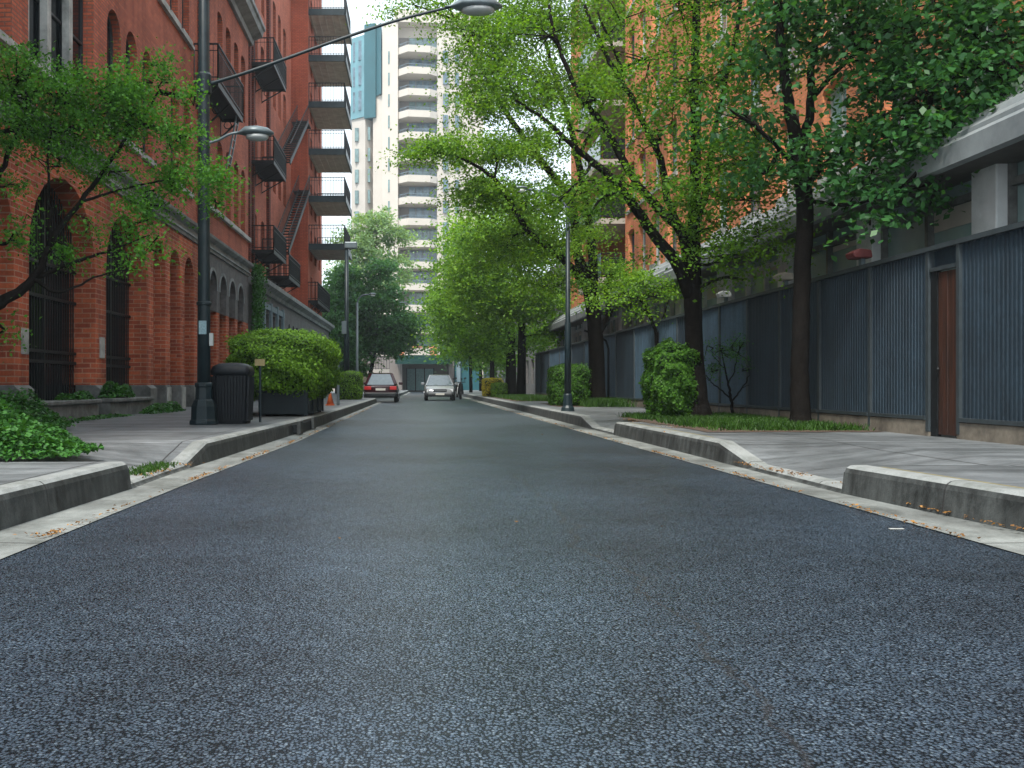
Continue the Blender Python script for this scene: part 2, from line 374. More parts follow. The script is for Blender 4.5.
# ------------------------------------------------------------------ leaves
def leaf_arrays(P, N, S, aspect=.62, fold=.18):
    """P (n,3) centres, N (n,3) normals, S (n,) lengths -> verts (n*4,3)"""
    n = len(P)
    r = rng.normal(size=(n,3)); N = N/np.linalg.norm(N, axis=1, keepdims=True)
    a = r-(r*N).sum(1, keepdims=True)*N; a /= np.linalg.norm(a, axis=1, keepdims=True)+1e-9
    b = np.cross(N, a); S = S[:,None]
    V = np.empty((n,4,3))
    V[:,0] = P-a*S*.5; V[:,1] = P+b*S*aspect*.5+N*S*fold*.5; V[:,2] = P+a*S*.5; V[:,3] = P-b*S*aspect*.5+N*S*fold*.5
    return V.reshape(-1,3)
def leaf_mesh(name, V, mat, parent=None, loc=None):
    org = ORG[parent.name] if parent is not None else Vector(loc or (0,0,0))
    V = V-np.array(org)
    n = len(V)//4; me = bpy.data.meshes.new(name)
    me.vertices.add(n*4); me.vertices.foreach_set('co', V.astype(np.float32).ravel())
    me.loops.add(n*4); me.loops.foreach_set('vertex_index', np.arange(n*4, dtype=np.int32))
    me.polygons.add(n); me.polygons.foreach_set('loop_start', np.arange(0, n*4, 4, dtype=np.int32))
    me.polygons.foreach_set('loop_total', np.full(n, 4, dtype=np.int32))
    me.materials.append(mat); me.update(calc_edges=True); me.validate()
    o = bpy.data.objects.new(name, me); COL.objects.link(o)
    if parent is not None: o.parent = parent
    else: o.location = org
    ORG[o.name] = org
    return o

def catmull(pts, sub=5):
    P = [np.array(p, float) for p in pts]; out = []
    Q = [2*P[0]-P[1]]+P+[2*P[-1]-P[-2]]
    for i in range(1, len(Q)-2):
        for k in range(sub):
            t = k/sub
            out.append(.5*((2*Q[i])+(-Q[i-1]+Q[i+1])*t+(2*Q[i-1]-5*Q[i]+4*Q[i+1]-Q[i+2])*t*t+(-Q[i-1]+3*Q[i]-3*Q[i+1]+Q[i+2])*t**3))
    out.append(P[-1]); return out

def tree(label, base, limbs, puffs, leaf, bark, size=.1, thick=.2, nr=.8, per=46, dens=1.0, name='street_tree', group=None, spray=.55, gray_base=.245, droop=.25):
    """limbs: lists of (u,v,Y,r); puffs: (u,v,Y,rx,ry,rz,number of sprays). One trunk mesh, one crown mesh."""
    t = thing(name, (base[0], base[1], gray_base-.02), label, 'tree', group)
    mb = MB(); nodes = []
    for L in limbs:
        pts = [(*at(u, v, Y), r) for u, v, Y, r in L]
        S = catmull(pts, 6)
        S = [s+np.array([random.gauss(0,.012), random.gauss(0,.012), 0, 0])*(1 if (i > 1 and s[3] < .1) else .35) for i, s in enumerate(S)]
        mb.tube([s[:3] for s in S], [max(.006, s[3]) for s in S], 9)
        nodes += [s for s in S[len(S)//4:]] if len(limbs) > 1 else S[len(S)//2:]
    NP = np.array([s[:3] for s in nodes]); 
    P = []; Nn = []; S_ = []
    for (u, v, Y, rx, ry, rz, ns) in puffs:
        c = np.array(at(u, v, Y)); ns = int(ns*dens)
        hub = NP[np.argmin(((NP-c)**2).sum(1)+.3*np.abs(NP[:,2]-c[2]))]
        mid = hub+(c-hub)*.5+np.array([0,0,.12*rz]) + rng.normal(size=3)*.1
        if np.linalg.norm(c-hub) > .4:
            mb.tube([s for s in catmull([hub, mid, c], 4)], [.035*(1-i/10)+.008 for i in range(9)], 5)
        for k in range(ns):
            d = rng.normal(size=3); d /= np.linalg.norm(d); rr = random.random()**.45
            s = c+d*rr*np.array([rx, ry, rz])
            a0 = c if random.random() < .7 else mid
            m2 = (a0+s)/2+rng.normal(size=3)*.06
            if k % 2 == 0: mb.tube([a0, m2, s], [.014, .009, .004], 4, False)
            n = int(per*random.uniform(.5, 1.4)); R_ = spray*random.uniform(.6, 1.3)
            out = (s-c); out[2] = 0; ol = np.linalg.norm(out)+1e-6; out /= ol
            side = np.array([-out[1], out[0], 0])
            q = rng.normal(size=(n,3))
            off = out[None]*(q[:,:1]*R_*.62)+side[None]*(q[:,1:2]*R_*.42)
            rad = q[:,:1]*R_*.62
            off[:,2] += q[:,2]*R_*thick-droop*rad[:,0]
            P.append(s[None]+off)
            nn = rng.normal(size=(n,3))*nr; nn[:,2] += 1.0; nn[:,:2] += out[:2]*droop*1.2
            Nn.append(nn); S_.append(size*rng.uniform(.6, 1.3, n))
    mb.build('trunk', bark, t, smooth=True)
    V = leaf_arrays(np.concatenate(P), np.concatenate(Nn), np.concatenate(S_))
    leaf_mesh('crown', V, leaf, t)
    return t

def hedge(label, x0, x1, y0, y1, z0, z1, mat, n, size=.07, power=4, name='hedge', lump=.06, group=None, zb=None, inner=None):
    cx, cy, cz = (x0+x1)/2, (y0+y1)/2, (z0+z1)/2; hx, hy, hz = (x1-x0)/2, (y1-y0)/2, (z1-z0)/2
    t = thing(name, (cx, cy, z0), label, 'hedge', group)
    d = rng.normal(size=(n,3)); d /= np.linalg.norm(d, axis=1, keepdims=True)
    def surf(d):
        k = (np.abs(d)**power).sum(1)**(-1/power)
        return d*k[:,None]
    def wob(d): return 1+lump*(np.sin(d[:,0]*7+1)*np.cos(d[:,1]*6)+np.sin(d[:,2]*9+d[:,0]*5)+.6*np.sin(d[:,1]*17+d[:,2]*13))
    s = surf(d)*wob(d)[:,None]
    rr = 1+rng.normal(size=n)*.045-.03; sp_ = rng.random(n) < .03; rr = np.where(sp_, 1+rng.random(n)*.07, rr)
    P = s*rr[:,None]*np.array([hx,hy,hz])+np.array([cx,cy,cz])
    N = d+rng.normal(size=(n,3))*.6; N[:,2] += .25
    # body
    mb = MB(); A, B = 40, 22; vs = []; 
    for i in range(B+1):
        ph = math.pi*i/B
        for k in range(A):
            th = 2*math.pi*k/A; vs.append((math.sin(ph)*math.cos(th), math.sin(ph)*math.sin(th), math.cos(ph)))
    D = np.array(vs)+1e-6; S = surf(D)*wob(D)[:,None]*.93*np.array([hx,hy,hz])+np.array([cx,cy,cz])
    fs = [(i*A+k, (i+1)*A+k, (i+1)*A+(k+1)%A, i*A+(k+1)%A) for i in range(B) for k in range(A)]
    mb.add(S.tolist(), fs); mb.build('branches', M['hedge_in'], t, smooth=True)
    leaf_mesh('foliage', leaf_arrays(P, N, size*rng.uniform(.6,1.3,n)), mat, t)
    return t

# ------------------------------------------------------------------ walls with openings
def wall_band(mb, X, y0, y1, z0, z1, ops, depth, side=-1, mi=0, arc=10, back=False):
    """wall in plane x=X seen from +x (side=-1: reveals run to -x). ops: (a,b,zs,zt,rise) sorted by a; rise>0 gives an arched head"""
    D = depth*side
    def q(ya, yb, za, zb): mb.quad((X,ya,za),(X,yb,za),(X,yb,zb),(X,ya,zb), mi)
    cur = y0
    for (a, b, zs, zt, rise) in ops:
        if a > cur: q(cur, a, z0, z1)
        if zs > z0: q(a, b, z0, zs); mb.quad((X,a,zs),(X,b,zs),(X+D,b,zs),(X+D,a,zs), mi)
        sp = zt-rise
        mb.quad((X,a,zs),(X+D,a,zs),(X+D,a,sp),(X,a,sp), mi); mb.quad((X,b,zs),(X,b,sp),(X+D,b,sp),(X+D,b,zs), mi)
        if rise > 0:
            c = (a+b)/2; h = (b-a)/2
            P = [(c-h*math.cos(math.pi*k/arc), sp+rise*math.sin(math.pi*k/arc)) for k in range(arc+1)]
            for k in range(arc):
                (ya, za), (yb, zb) = P[k], P[k+1]
                mb.quad((X,ya,za),(X,yb,zb),(X,yb,z1),(X,ya,z1), mi)
                mb.quad((X,ya,za),(X+D,ya,za),(X+D,yb,zb),(X,yb,zb), mi)
        else:
            mb.quad((X,a,zt),(X+D,a,zt),(X+D,b,zt),(X,b,zt), mi)
            if zt < z1: q(a, b, zt, z1)
        cur = b
    if y1 > cur: q(cur, y1, z0, z1)

def arch_pts(a, b, z0, zt, rise, n=10):
    c = (a+b)/2; h = (b-a)/2; sp = zt-rise
    if rise <= 0: return [(a,z0),(b,z0),(b,zt),(a,zt)]
    return [(a,z0),(b,z0)]+[(c+h*math.cos(math.pi*k/n), sp+rise*math.sin(math.pi*k/n)) for k in range(n+1)]

def window(parent, X, a, b, z0, zt, rise, side=-1, depth=.22, frame='frame_dark', pane='glass_dark', mull=1, trans=1, name='window', fw=.06, sill=None, sillw=.12):
    """window set back in its opening: frame (the part), pane (the sub-part), optional stone sill"""
    Xd = X+side*(depth-.02); s = -side
    f = MB(); pts = arch_pts(a, b, z0, zt, rise)
    n = len(pts); c = ((a+b)/2, (z0+zt)/2)
    w_, h_ = (b-a), (zt-z0)
    inn = [(c[0]+(y-c[0])*(1-2*fw/w_), c[1]+(z-c[1])*(1-2*fw/h_)) for y, z in pts]
    for i in range(n):
        j = (i+1) % n
        f.quad((Xd+s*.04,*pts[i]),(Xd+s*.04,*pts[j]),(Xd+s*.04,*inn[j]),(Xd+s*.04,*inn[i]))
        f.quad((Xd+s*.04,*inn[i]),(Xd+s*.04,*inn[j]),(Xd,*inn[j]),(Xd,*inn[i]))
    xx0, xx1 = sorted((Xd+s*.002, Xd+s*.035))
    for k in range(mull):
        y = a+(b-a)*(k+1)/(mull+1); f.box(xx0, xx1, y-fw*.4, y+fw*.4, z0+fw, zt-fw)
    for k in range(trans):
        z = z0+(zt-z0)*(k+1)/(trans+1)*1.04; f.box(xx0, xx1+.003 if s > 0 else xx1, a+fw, b-fw, z-fw*.4, z+fw*.4)
    fo = f.build(name, M[frame], parent)
    p = MB(); p.poly([(Xd, y, z) for y, z in pts]); p.build('pane', M[pane], fo)
    if sill:
        sb = MB(); x0, x1 = sorted((X+side*depth*.9, X-side*sillw))
        sb.box(x0, x1, a-.12, b+.12, z0-.14, z0-.002); sb.build('sill', M[sill], fo)
    return fo

def railing(mb, pts, z, h, step=.12, r=.012, bars=True):
    """iron railing along a polyline of (x,y)"""
    for (xa, ya), (xb, yb) in zip(pts[:-1], pts[1:]):
        L = math.hypot(xb-xa, yb-ya); n = max(1, int(L/step))
        mb.bar((xa,ya,z+h),(xb,yb,z+h), .045, .045); mb.bar((xa,ya,z+.1),(xb,yb,z+.1), .03, .03)
        mb.bar((xa,ya,z+h*.82),(xb,yb,z+h*.82), .02, .02)
        for k in range(n+1):
            t = k/n; x, y = xa+(xb-xa)*t, ya+(yb-ya)*t
            w_ = .045 if k in (0, n) else r*1.6
            mb.bar((x,y,z),(x,y,z+h), w_)

# ================================================================== GROUND, ROAD, PAVEMENT
tag(MB().quad((-70,-14,-.03),(70,-14,-.03),(70,188,-.03),(-70,188,-.03)).build('ground', M['ground']), kind='structure')
def lerp_tab(tab):
    ys, xs = zip(*tab); return lambda y: float(np.interp(y, ys, xs))
LA = lerp_tab([(-12,-2.18),(5,-2.17),(9,-2.12),(16,-1.93),(22,-1.93),(52,-1.9),(53,-3.0),(66,-3.0),(67,-1.3),(110,-1.1),(186,-1.0)])
LK = lerp_tab([(-12,-2.62),(5,-2.6),(8.6,-2.46),(10,-2.47),(18,-2.24),(22,-2.14),(50,-2.1),(52.6,-3.2),(66,-3.2),(68,-1.55),(110,-1.35),(186,-1.2)])
RA = lerp_tab([(-12,3.2),(6,3.2),(14,3.12),(30,3.06),(186,3.0)])
RK = lerp_tab([(-12,3.75),(5,3.7),(6,3.65),(8.2,3.46),(12,3.47),(18,3.46),(186,3.42)])
ys = sorted(set(list(np.arange(-12, 60, .5))+list(np.arange(60, 187, 2))+[8.56,8.57,10.6,11.6,8.19,8.2,10.5,11.7,17.8,17.81,20.2,21.6,52,52.6,53,66,67,68]))
rd = MB(); gl = MB(); gr = MB()
for a, b in zip(ys[:-1], ys[1:]):
    rd.quad((LA(a),a,0),(RA(a),a,0),(RA(b),b,0),(LA(b),b,0))
    # the gutter pans tilt slightly towards the asphalt
    gl.quad((LK(a),a,.012),(LA(a)+.02,a,.006),(LA(b)+.02,b,.006),(LK(b),b,.012))
    gr.quad((RA(a)-.02,a,.006),(RK(a),a,.012),(RK(b),b,.012),(RA(b)-.02,b,.006))
tag(rd.build('road', M['asphalt']), kind='structure')
tag(gl.build('gutter', M['gutter']), kind='structure'); tag(gr.build('gutter', M['gutter']), kind='structure')
def ramp_fac(y, near, far, flare):
    if y < near-1e-4: return 0
    if y <= far: return 1
    return max(0, 1-(y-far)/flare)
def drop_left(y): return max(ramp_fac(y, 8.565, 10.6, 1.0), 0)
def drop_right(y): return max(ramp_fac(y, 8.195, 10.5, 1.2), ramp_fac(y, 17.805, 20.2, 1.4))
H = .245
def pavement(side, K, dropf, xout):
    kb = MB(); sw = MB()
    for a, b in zip(ys[:-1], ys[1:]):
        ha, hb = H-.18*dropf(a), H-.18*dropf(b)
        def sec(y, h):
            x = K(y); s = side
            pr = [(x, .0), (x+s*.025, max(.02, h-.06)), (x+s*.04, h-.025), (x+s*.07, h-.004), (x+s*.10, h)]
            return [(px, y, pz) for px, pz in pr]+[(x+s*.20, y, h)]
        A, B = sec(a, ha), sec(b, hb)
        for i in range(5):
            q = (A[i], B[i], B[i+1], A[i+1]) if side < 0 else (B[i], A[i], A[i+1], B[i+1])
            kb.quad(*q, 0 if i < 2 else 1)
        # pavement columns: drop fades out over 1.3 m behind the kerb
        cols = [0, .35, .7, 1.05, 1.4]
        for c0, c1 in zip(cols[:-1], cols[1:]):
            def pt(y, c):
                d = .18*dropf(y)*max(0, 1-c/1.4); return (K(y)+side*(.2+c), y, H-d-.004*(c > 0))
            sw.quad(pt(a,c0), pt(b,c0), pt(b,c1), pt(a,c1))
        sw.quad((K(a)+side*1.6, a, H-.004), (K(b)+side*1.6, b, H-.004), (xout, b, H-.004), (xout, a, H-.004))
    # vertical end faces where a kerb stops dead beside a dropped crossing
    for y in ([8.565] if side < 0 else [8.195, 17.805]):
        x = K(y); s = side
        kb.poly([(x,y+.006,.0),(x+s*.025,y+.006,H-.06),(x+s*.1,y+.006,H),(x+s*1.6,y+.006,H-.005),(x+s*.2,y+.006,.03)], 0)
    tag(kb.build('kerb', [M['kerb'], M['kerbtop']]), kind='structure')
    tag(sw.build('pavement', M['walk']), kind='structure')
pavement(-1, LK, drop_left, -9.0)
pavement(1, RK, drop_right, 8.6)
# worn ochre line along the back of the right kerb
yl = MB()
for a, b in zip(ys[:-1], ys[1:]):
    if 5 < a < 8.0 or 12.2 < a < 17.4: yl.quad((RK(a)+.20,a,H+.001),(RK(a)+.235,a,H+.001),(RK(b)+.235,b,H+.001),(RK(b)+.20,b,H+.001))
tag(yl.build('kerb_line', M['yellowline']), kind='structure')

# ================================================================== LEFT: RED BRICK BUILDING
XF = -6.8
b1 = thing('brick_building', (XF, 23, .2), 'long red brick building with ground floor arcade of gated arches, nearest on the left side', 'building')
BIG = [(9.6,12.5),(13.2,16.77),(17.43,21.0),(21.72,24.96)]
SML = [25.6+1.7*k for k in range(8)]
ops = [(a,b,.22,4.85,(b-a)/2*.9) for a, b in BIG]
ops_s = [(s,s+1.2,.22,4.68,.62) for s in SML if s < 31.5]
ops_g = [(s,s+1.2,.22,4.68,.62) for s in SML if s > 31.5]
mb = MB()
mb_g = MB()
wall_band(mb, XF, 6, 31.9, .9, 5.2, [(a,b,.9,t,r) for a,b,_,t,r in ops+ops_s], .55)
mb.box(XF-9, XF-.56, 6.002, 39.79, -.02, 14.6)       # core of the building behind the reveals
mb.quad((XF,6,.2),(XF-9,6,.2),(XF-9,6,14.6),(XF,6,14.6))
mb.quad((XF,39.8,5.0),(XF,39.8,14.6),(XF-9,39.8,14.6),(XF-9,39.8,5.0))
mb.build('arcade_wall', M['brick_low'], b1)
g = MB(); wall_band(g, XF, 31.9, 39.8, 3.35, 5.2, [(a,b,3.35,t,r) for a,b,_,t,r in ops_g], .4); g.build('stucco_wall', M['stucco'], b1)
g = MB(); wall_band(g, XF-.006, 31.9, 39.8, .9, 3.345, [(a,b,.9,3.345,0) for a,b,_,t,r in ops_g], .4)
g.build('pier_wall', M['brick_low'], b1)
# stone plinths under every pier
pl = MB(); edges = [6]+[v for ab in BIG for v in ab]+[v for s in SML for v in (s, s+1.2)]+[39.8]
for a, b in zip(edges[0::2], edges[1::2]):
    big = b-a > .62 and a < 25
    pr = .10 if a < 25.2 else .03
    pl.extr([(XF-.42,.2),(XF+pr,.2),(XF+pr,.82),(XF+.004,.9),(XF-.42,.9)], a-.012, b+.012)
pl.each('plinth', M['stone_dark'], b1, bevel=.015)
# pale front faces of the slim piers' plinths
pp = MB()
for a, b in zip(edges[0::2], edges[1::2]):
    if a > 24.9: pp.box(XF+.03, XF+.06, a+.06, b-.06, .22, .84)
pp.each('plinth_facing', M['stone'], b1)
# recessed planes: dark doors and iron gates in the big arches
for i, (a, b) in enumerate(BIG):
    gt = MB(); x = XF-.42; c = (a+b)/2; h = (b-a)/2; rise = h*.9; sp = 4.85-rise
    n = int((b-a)/.13)
    for k in range(1, n):
        y = a+(b-a)*k/n; zt = sp+rise*math.sqrt(max(0, 1-((y-c)/h)**2))
        gt.bar((x,y,.35),(x,y,zt-.02), .022)
    for z in (.42, 1.35, 1.55, 2.6, sp): gt.bar((x,a,z),(x,b,z), .05, .06)
    for k in range(n-1):                          # scrollwork band
        y = a+(b-a)*(k+.5)/n; gt.tube([(x, y+.055*math.cos(t*.9), 1.45+.09*math.sin(t*.9)) for t in range(8)], .008, 4)
    gt.box(x-.03, x+.03, c-.04, c+.04, .35, 4.8)
    go = gt.build('gate', M['iron'], b1)
    p = MB(); p.poly([(XF-.548, y, z) for y, z in arch_pts(a, b, .2, 4.85, rise)]); p.build('door', M['glass_dark'], b1)
for s in SML:
    red = s < 31.5
    p = MB(); x = XF-(.54 if red else .395); p.poly([(x, y, z) for y, z in arch_pts(s, s+1.2, .2, 4.68, .62)])
    for z in (3.3,): p.box(x+.002, x+.06, s, s+1.2, z-.05, z+.05)
    p.box(x+.003, x+.05, s+.57, s+.63, .2, 4.6)
    p.build('arch_door' , M['glass_dark'] if not red else M['brick_dark'] , b1)
# arch rims on the stucco part
for s in SML:
    if s > 31.5:
        rim = MB(); c = s+.6
        for k in range(12):
            t0, t1 = math.pi*k/12, math.pi*(k+1)/12
            P = lambda t, r: (XF+.03, c-(.6+r)*math.cos(t), 4.06+(.62+r)*math.sin(t))
            rim.quad(P(t0,.002),P(t1,.002),P(t1,.1),P(t0,.1)); 
            a_, b_ = P(t0,.1), P(t1,.1); rim.quad(a_, b_, (XF,*b_[1:]), (XF,*a_[1:]))
        rim.build('arch_rim', M['cornice'], b1)
# string cornice
cz = 5.2
co = MB(); co.extr([(XF-.1,cz+.02),(XF+.05,cz+.02),(XF+.05,cz+.10),(XF+.10,cz+.12),(XF+.10,cz+.17),(XF+.04,cz+.19),(XF+.04,cz+.33),(XF+.12,cz+.36),(XF+.20,cz+.42),(XF+.22,cz+.50),(XF-.1,cz+.56)], 6.0, 39.9)
co.build('string_course', M['cornice'], b1)
# upper storeys
zb = cz+.56
UP1 = [(9.6,12.5,6.6,9.3,0),(13.2,16.7,6.6,9.3,0),(17.4,20.9,6.6,9.3,0),(21.8,22.8,6.6,9.25,.5),(23.2,24.15,6.6,9.25,.5),(24.6,25.5,6.6,9.25,.5),(27.4,28.35,6.6,9.2,.5),(28.9,29.8,6.6,9.2,.5)]
SEC2 = [(33.7,34.6),(35.2,36.1),(36.75,37.65),(38.2,39.1)]
UP2 = [(13.2,16.7,11.1,13.7,0),(17.4,20.9,11.1,13.7,0),(21.8,22.6,11.1,13.7,0),(23.2,24.0,11.1,13.7,0),(26.1,26.9,11.1,13.7,0),(27.3,28.2,11.1,13.7,0),(28.7,29.6,11.1,13.7,0)]
u = MB()
wall_band(u, XF, 6, 30.7, zb-.1, 10.2, UP1, .3); wall_band(u, XF, 6, 30.7, 10.2, 14.6, UP2, .3)
wall_band(u, XF+.004, 32.1, 39.8, zb-.1, 10.2, [(a,b,6.75,9.2,.3) for a,b in SEC2], .3)
wall_band(u, XF+.004, 32.1, 39.8, 10.2, 14.6, [(a,b,11.1,13.6,.2) for a,b in SEC2], .3)
u.build('upper_wall', M['brick'], b1)
pq = MB()
pq.box(XF-.1, XF+.09, 30.7, 32.1, zb-.05, 14.55); pq.build('pilaster', M['brick_dark'], b1)
for (a, b, z0, zt, r_) in UP1+UP2:
    if b-a > 2:
        wd = window(b1, XF, a, b, z0, zt, 0, depth=.28, mull=2, trans=1, sill='stone', sillw=.10)
        st = MB(); w_ = (b-a)
        for fr_ in (.03, .33, .66):
            y = a+w_*fr_; st.box(XF-.2, XF-.06, y-.10, y+.10, z0, zt)
        st.each('mullion', M['stone'], wd)
    else: window(b1, XF, a, b, z0, zt, r_, depth=.24, mull=0, trans=1, sill='stone', sillw=.08)
for a, b in SEC2:
    window(b1, XF, a, b, 6.75, 9.2, .3, depth=.25, mull=0); window(b1, XF, a, b, 11.1, 13.6, .2, depth=.25, mull=0)
sl = MB(); sl.box(XF-.05, XF+.12, 32.1, 39.8, 6.58, 6.73); sl.box(XF-.05, XF+.1, 25.9, 29.9, 10.9, 10.99); sl.each('sill_course', M['stone'], b1)
ev = MB(); ev.extr([(XF-.2,14.55),(XF+.12,14.55),(XF+.15,14.75),(XF+.5,14.9),(XF+.55,15.1),(XF+.62,15.15),(XF+.62,15.3),(XF-9,15.6),(XF-9,14.6)], 6, 40.3)
ev.build('eaves', M['cornice'], b1)
# plaques on the piers
for y, z in ((13.0,2.3),(17.2,1.65),(21.4,1.7)):
    MB().box(XF+.004, XF+.04, y-.13, y+.13, z-.22, z+.22).build('plaque', M['stone'], b1)

def fire_escape(parent, x_wall, x_out, y0, y1, z, h=1.1, name='fire_escape'):
    f = MB(); f.box(x_wall, x_out, y0, y0+.05, z-.14, z); f.box(x_wall, x_out, y1-.05, y1, z-.14, z)
    f.box(x_out-.05, x_out, y0, y1, z-.16, z+.02); f.box(x_wall, x_wall+.05, y0, y1, z-.1, z)
    n = int((y1-y0)/.09)
    for k in range(n): f.box(x_wall, x_out-.05, y0+.06+k*(y1-y0-.1)/n, y0+.06+k*(y1-y0-.1)/n+.035, z-.03, z)
    fo = f.build(name, M['iron'], parent)
    r_ = MB(); railing(r_, [(x_wall,y0),(x_out,y0),(x_out,y1),(x_wall,y1)], z, h, .14, .011); r_.build('railing', M['iron'], fo)
    for y in (y0+.25, (y0+y1)/2, y1-.25):
        b_ = MB()
        b_.bar((x_wall,y,z-.75),(x_out-.05,y,z-.1), .05, .05); b_.bar((x_wall,y,z-.8),(x_wall,y,z), .05)
        b_.tube([(x_wall+.25+.13*math.cos(t*.8), y, z-.3+.13*math.sin(t*.8)) for t in range(9)], .018, 5)
        b_.build('bracket', M['iron'], fo)
    return fo
fire_escape(b1, XF, -6.07, 30.2, 34.5, 10.1)
# ladder below the first platform
ld = MB()
for y in (34.0, 34.45): ld.bar((-6.2,y,10.1),(-6.55,y-.0,8.2), .05)
for k in range(7): t = k/7; ld.bar((-6.2-.35*t,34.0,10.1-1.9*t),(-6.2-.35*t,34.45,10.1-1.9*t), .03)
ld.build('ladder', M['lamp'], b1)

# ================================================================== LEFT: SECOND BUILDING (set back, with wing, balconies and podium)
XB = -7.83
b2 = thing('apartment_building', (XB, 55, .2), 'tall orange red brick building with iron fire escapes and stacked concrete balconies, beyond the arcade', 'building')
WT = 28.5
ops_r = lambda z0, zt: [(53.6,54.7,z0,zt,.2),(55.6,56.7,z0,zt,.2),(57.7,58.9,z0,zt,.2)]
rows2 = [(6.6,9.1,5.3,10.2),(11.3,13.7,10.2,14.9),(14.95+.9,17.8,14.9,18.9),(19.4,21.6,18.9,22.8),(23.6,25.8,22.8,WT)]
SL = [(40.9,41.9),(43.0,44.0),(47.2,48.3),(49.6,50.6)]
wm = MB()
for z0, zt, za, zc in rows2:
    wall_band(wm, XB, 39.81, 61.2, za, zc, [(a,b,z0,zt,.2) for a,b in SL]+ops_r(z0, zt), .3)
wm.box(XB-9, XB-.31, 39.82, 61.2, 0, WT-.02)
wm.quad((XB,39.815,5.3),(XB-9,39.815,5.3),(XB-9,39.815,WT),(XB,39.815,WT))
wm.build('wall', M['brick'], b2)
for z0, zt, za, zc in rows2:
    for a, b, *_ in [(a,b) for a,b in SL]+[(o[0],o[1]) for o in ops_r(0,1)]: window(b2, XB, a, b, z0, zt, .2, depth=.26, mull=0, trans=1)
ps = MB()
for y in (45.4, 46.4, 51.3): ps.box(XB-.05, XB+.16, y, y+.45, 5.4, WT)
ps.each('pilaster', M['brick_dark'], b2)
# wing
wg = MB(); WING = [(62.6,63.7),(65.0,66.2),(67.6,68.7)]
for k in range(7):
    za = 5.3+k*2.9 if k else 5.3; zc = 5.3+(k+1)*2.9
    wall_band(wg, XF, 61.2, 70, za, zc, [(a,b,za+.5,za+2.4,0) for a,b in WING], .25)
wg.quad((XF,61.2,5.3),(XB-9,61.2,5.3),(XB-9,61.2,WT),(XF,61.2,WT))
wg.quad((XF,70,5.3),(XF,70,WT),(XB-9,70,WT),(XB-9,70,5.3))
wg.box(XB-9, XF-.26, 61.21, 69.99, 5.0, WT)
wg.quad((XF,61.2,25.6),(XF,70,25.6),(XF,70,WT),(XF,61.2,WT))
wg.build('wing_wall', M['brick_wing'], b2)
for k in range(7):
    for a, b in WING: window(b2, XF, a, b, 5.3+k*2.9+.5, 5.3+k*2.9+2.4, 0, depth=.2, mull=0)
rf = MB(); rf.box(XB-9.2, XB+.35, 39.9, 61.1, WT, WT+.4); rf.box(XB-9.2, XF+.3, 61.1, 70.3, WT+.003, WT+.45); rf.each('roof', M['cornice'], b2)
for i, z in enumerate((24.0, 21.15, 18.3, 15.4, 12.5, 9.55)):
    s = MB(); s.box(XF, -4.58, 61.6, 66.9, z-.30, z-.02); s.box(XF, -4.5, 61.52, 66.98, z-.02, z+.05)
    for k in range(5): s.box(XF+.1+k*.42, XF+.16+k*.42, 61.7, 66.8, z-.33, z-.30)
    so = s.build('balcony', M['balcony_under'], b2)
    e = MB(); e.box(XF, -4.5, 61.50, 61.60-.001, z-.33, z+.06); e.box(-4.58+.001, -4.49, 61.5, 67.0, z-.33, z+.07); e.each('edge_beam', M['pole'], so)
    r_ = MB(); railing(r_, [(XF+.02,61.6),(-4.6,61.6),(-4.6,66.9),(XF+.02,66.9)], z+.05, 1.15, .16, .014); r_.build('railing', M['iron'], so)
for (y0, y1, z) in ((45.8,50,15.7),(45.8,50,11.2),(45.8,50,7.1),(51.2,55.9,6.5)): fire_escape(b2, XB, -6.65, y0, y1, z)
fire_escape(b2, XF, -6.2, 61.3, 69.5, 6.1)
def stair(parent, x0, x1, ya, za, yb, zb_):
    s = MB(); n = int(abs(zb_-za)/.21)
    for x in (x0, x1): s.bar((x,ya,za),(x,yb,zb_), .05, .26); s.bar((x,ya,za+.95),(x,yb,zb_+.95), .04)
    for k in range(n+1):
        t = k/n; y, z = ya+(yb-ya)*t, za+(zb_-za)*t
        s.box(x0, x1, y-.12, y+.12, z-.02, z+.02)
        for x in (x0, x1): s.bar((x,y,z),(x,y,z+.95), .022)
    return s.build('fire_stair', M['iron'], parent)
stair(b2, -7.25, -6.6, 51.2, 12.3, 59.6, 16.6); stair(b2, -7.25, -6.6, 50.6, 7.6, 60.3, 12.6)
lf = MB()
for y, z in ((59.9,16.6),(60.5,12.6)): lf.box(-7.6,-6.6, y-.3, 61.15, z-.06, z)
lf.each('landing', M['iron'], b2)
# podium
pd = MB()
PW = [(42.0+2.0*k, 43.3+2.0*k) for k in range(4)]; PA = [(51.9+1.65*k, 53.0+1.65*k) for k in range(6)]
wall_band(pd, XF, 41.5, 75.5, .2, 5.0, [(a,b,1.0,4.1,0) for a,b in PW]+[(a,b,.9,4.1,.5) for a,b in PA], .3)
pd.box(XF-4, XF-.31, 41.51, 75.49, 0, 4.98); pd.quad((XF,41.5,.2),(XF-4,41.5,.2),(XF-4,41.5,5),(XF,41.5,5)); pd.quad((XF,75.5,.2),(XF,75.5,5),(XF-4,75.5,5),(XF-4,75.5,.2))
pd.box(XF-.6, XF-.05, 39.9, 41.49, .2, 5.0)
pd.build('podium_wall', M['stucco'], b2)
for a, b in PW:
    window(b2, XF, a, b, 1.0, 4.1, 0, depth=.25, mull=1, frame='stone_blue', pane='glass_blue', fw=.09)
sr = MB()
for a, b in PW: sr.box(XF+.002, XF+.12, b+.04, b+.34, .25, 4.6)
sr.box(XF+.002, XF+.09, 41.6, 50.1, 4.25, 4.5); sr.each('window_surround', M['stone_blue'], b2)
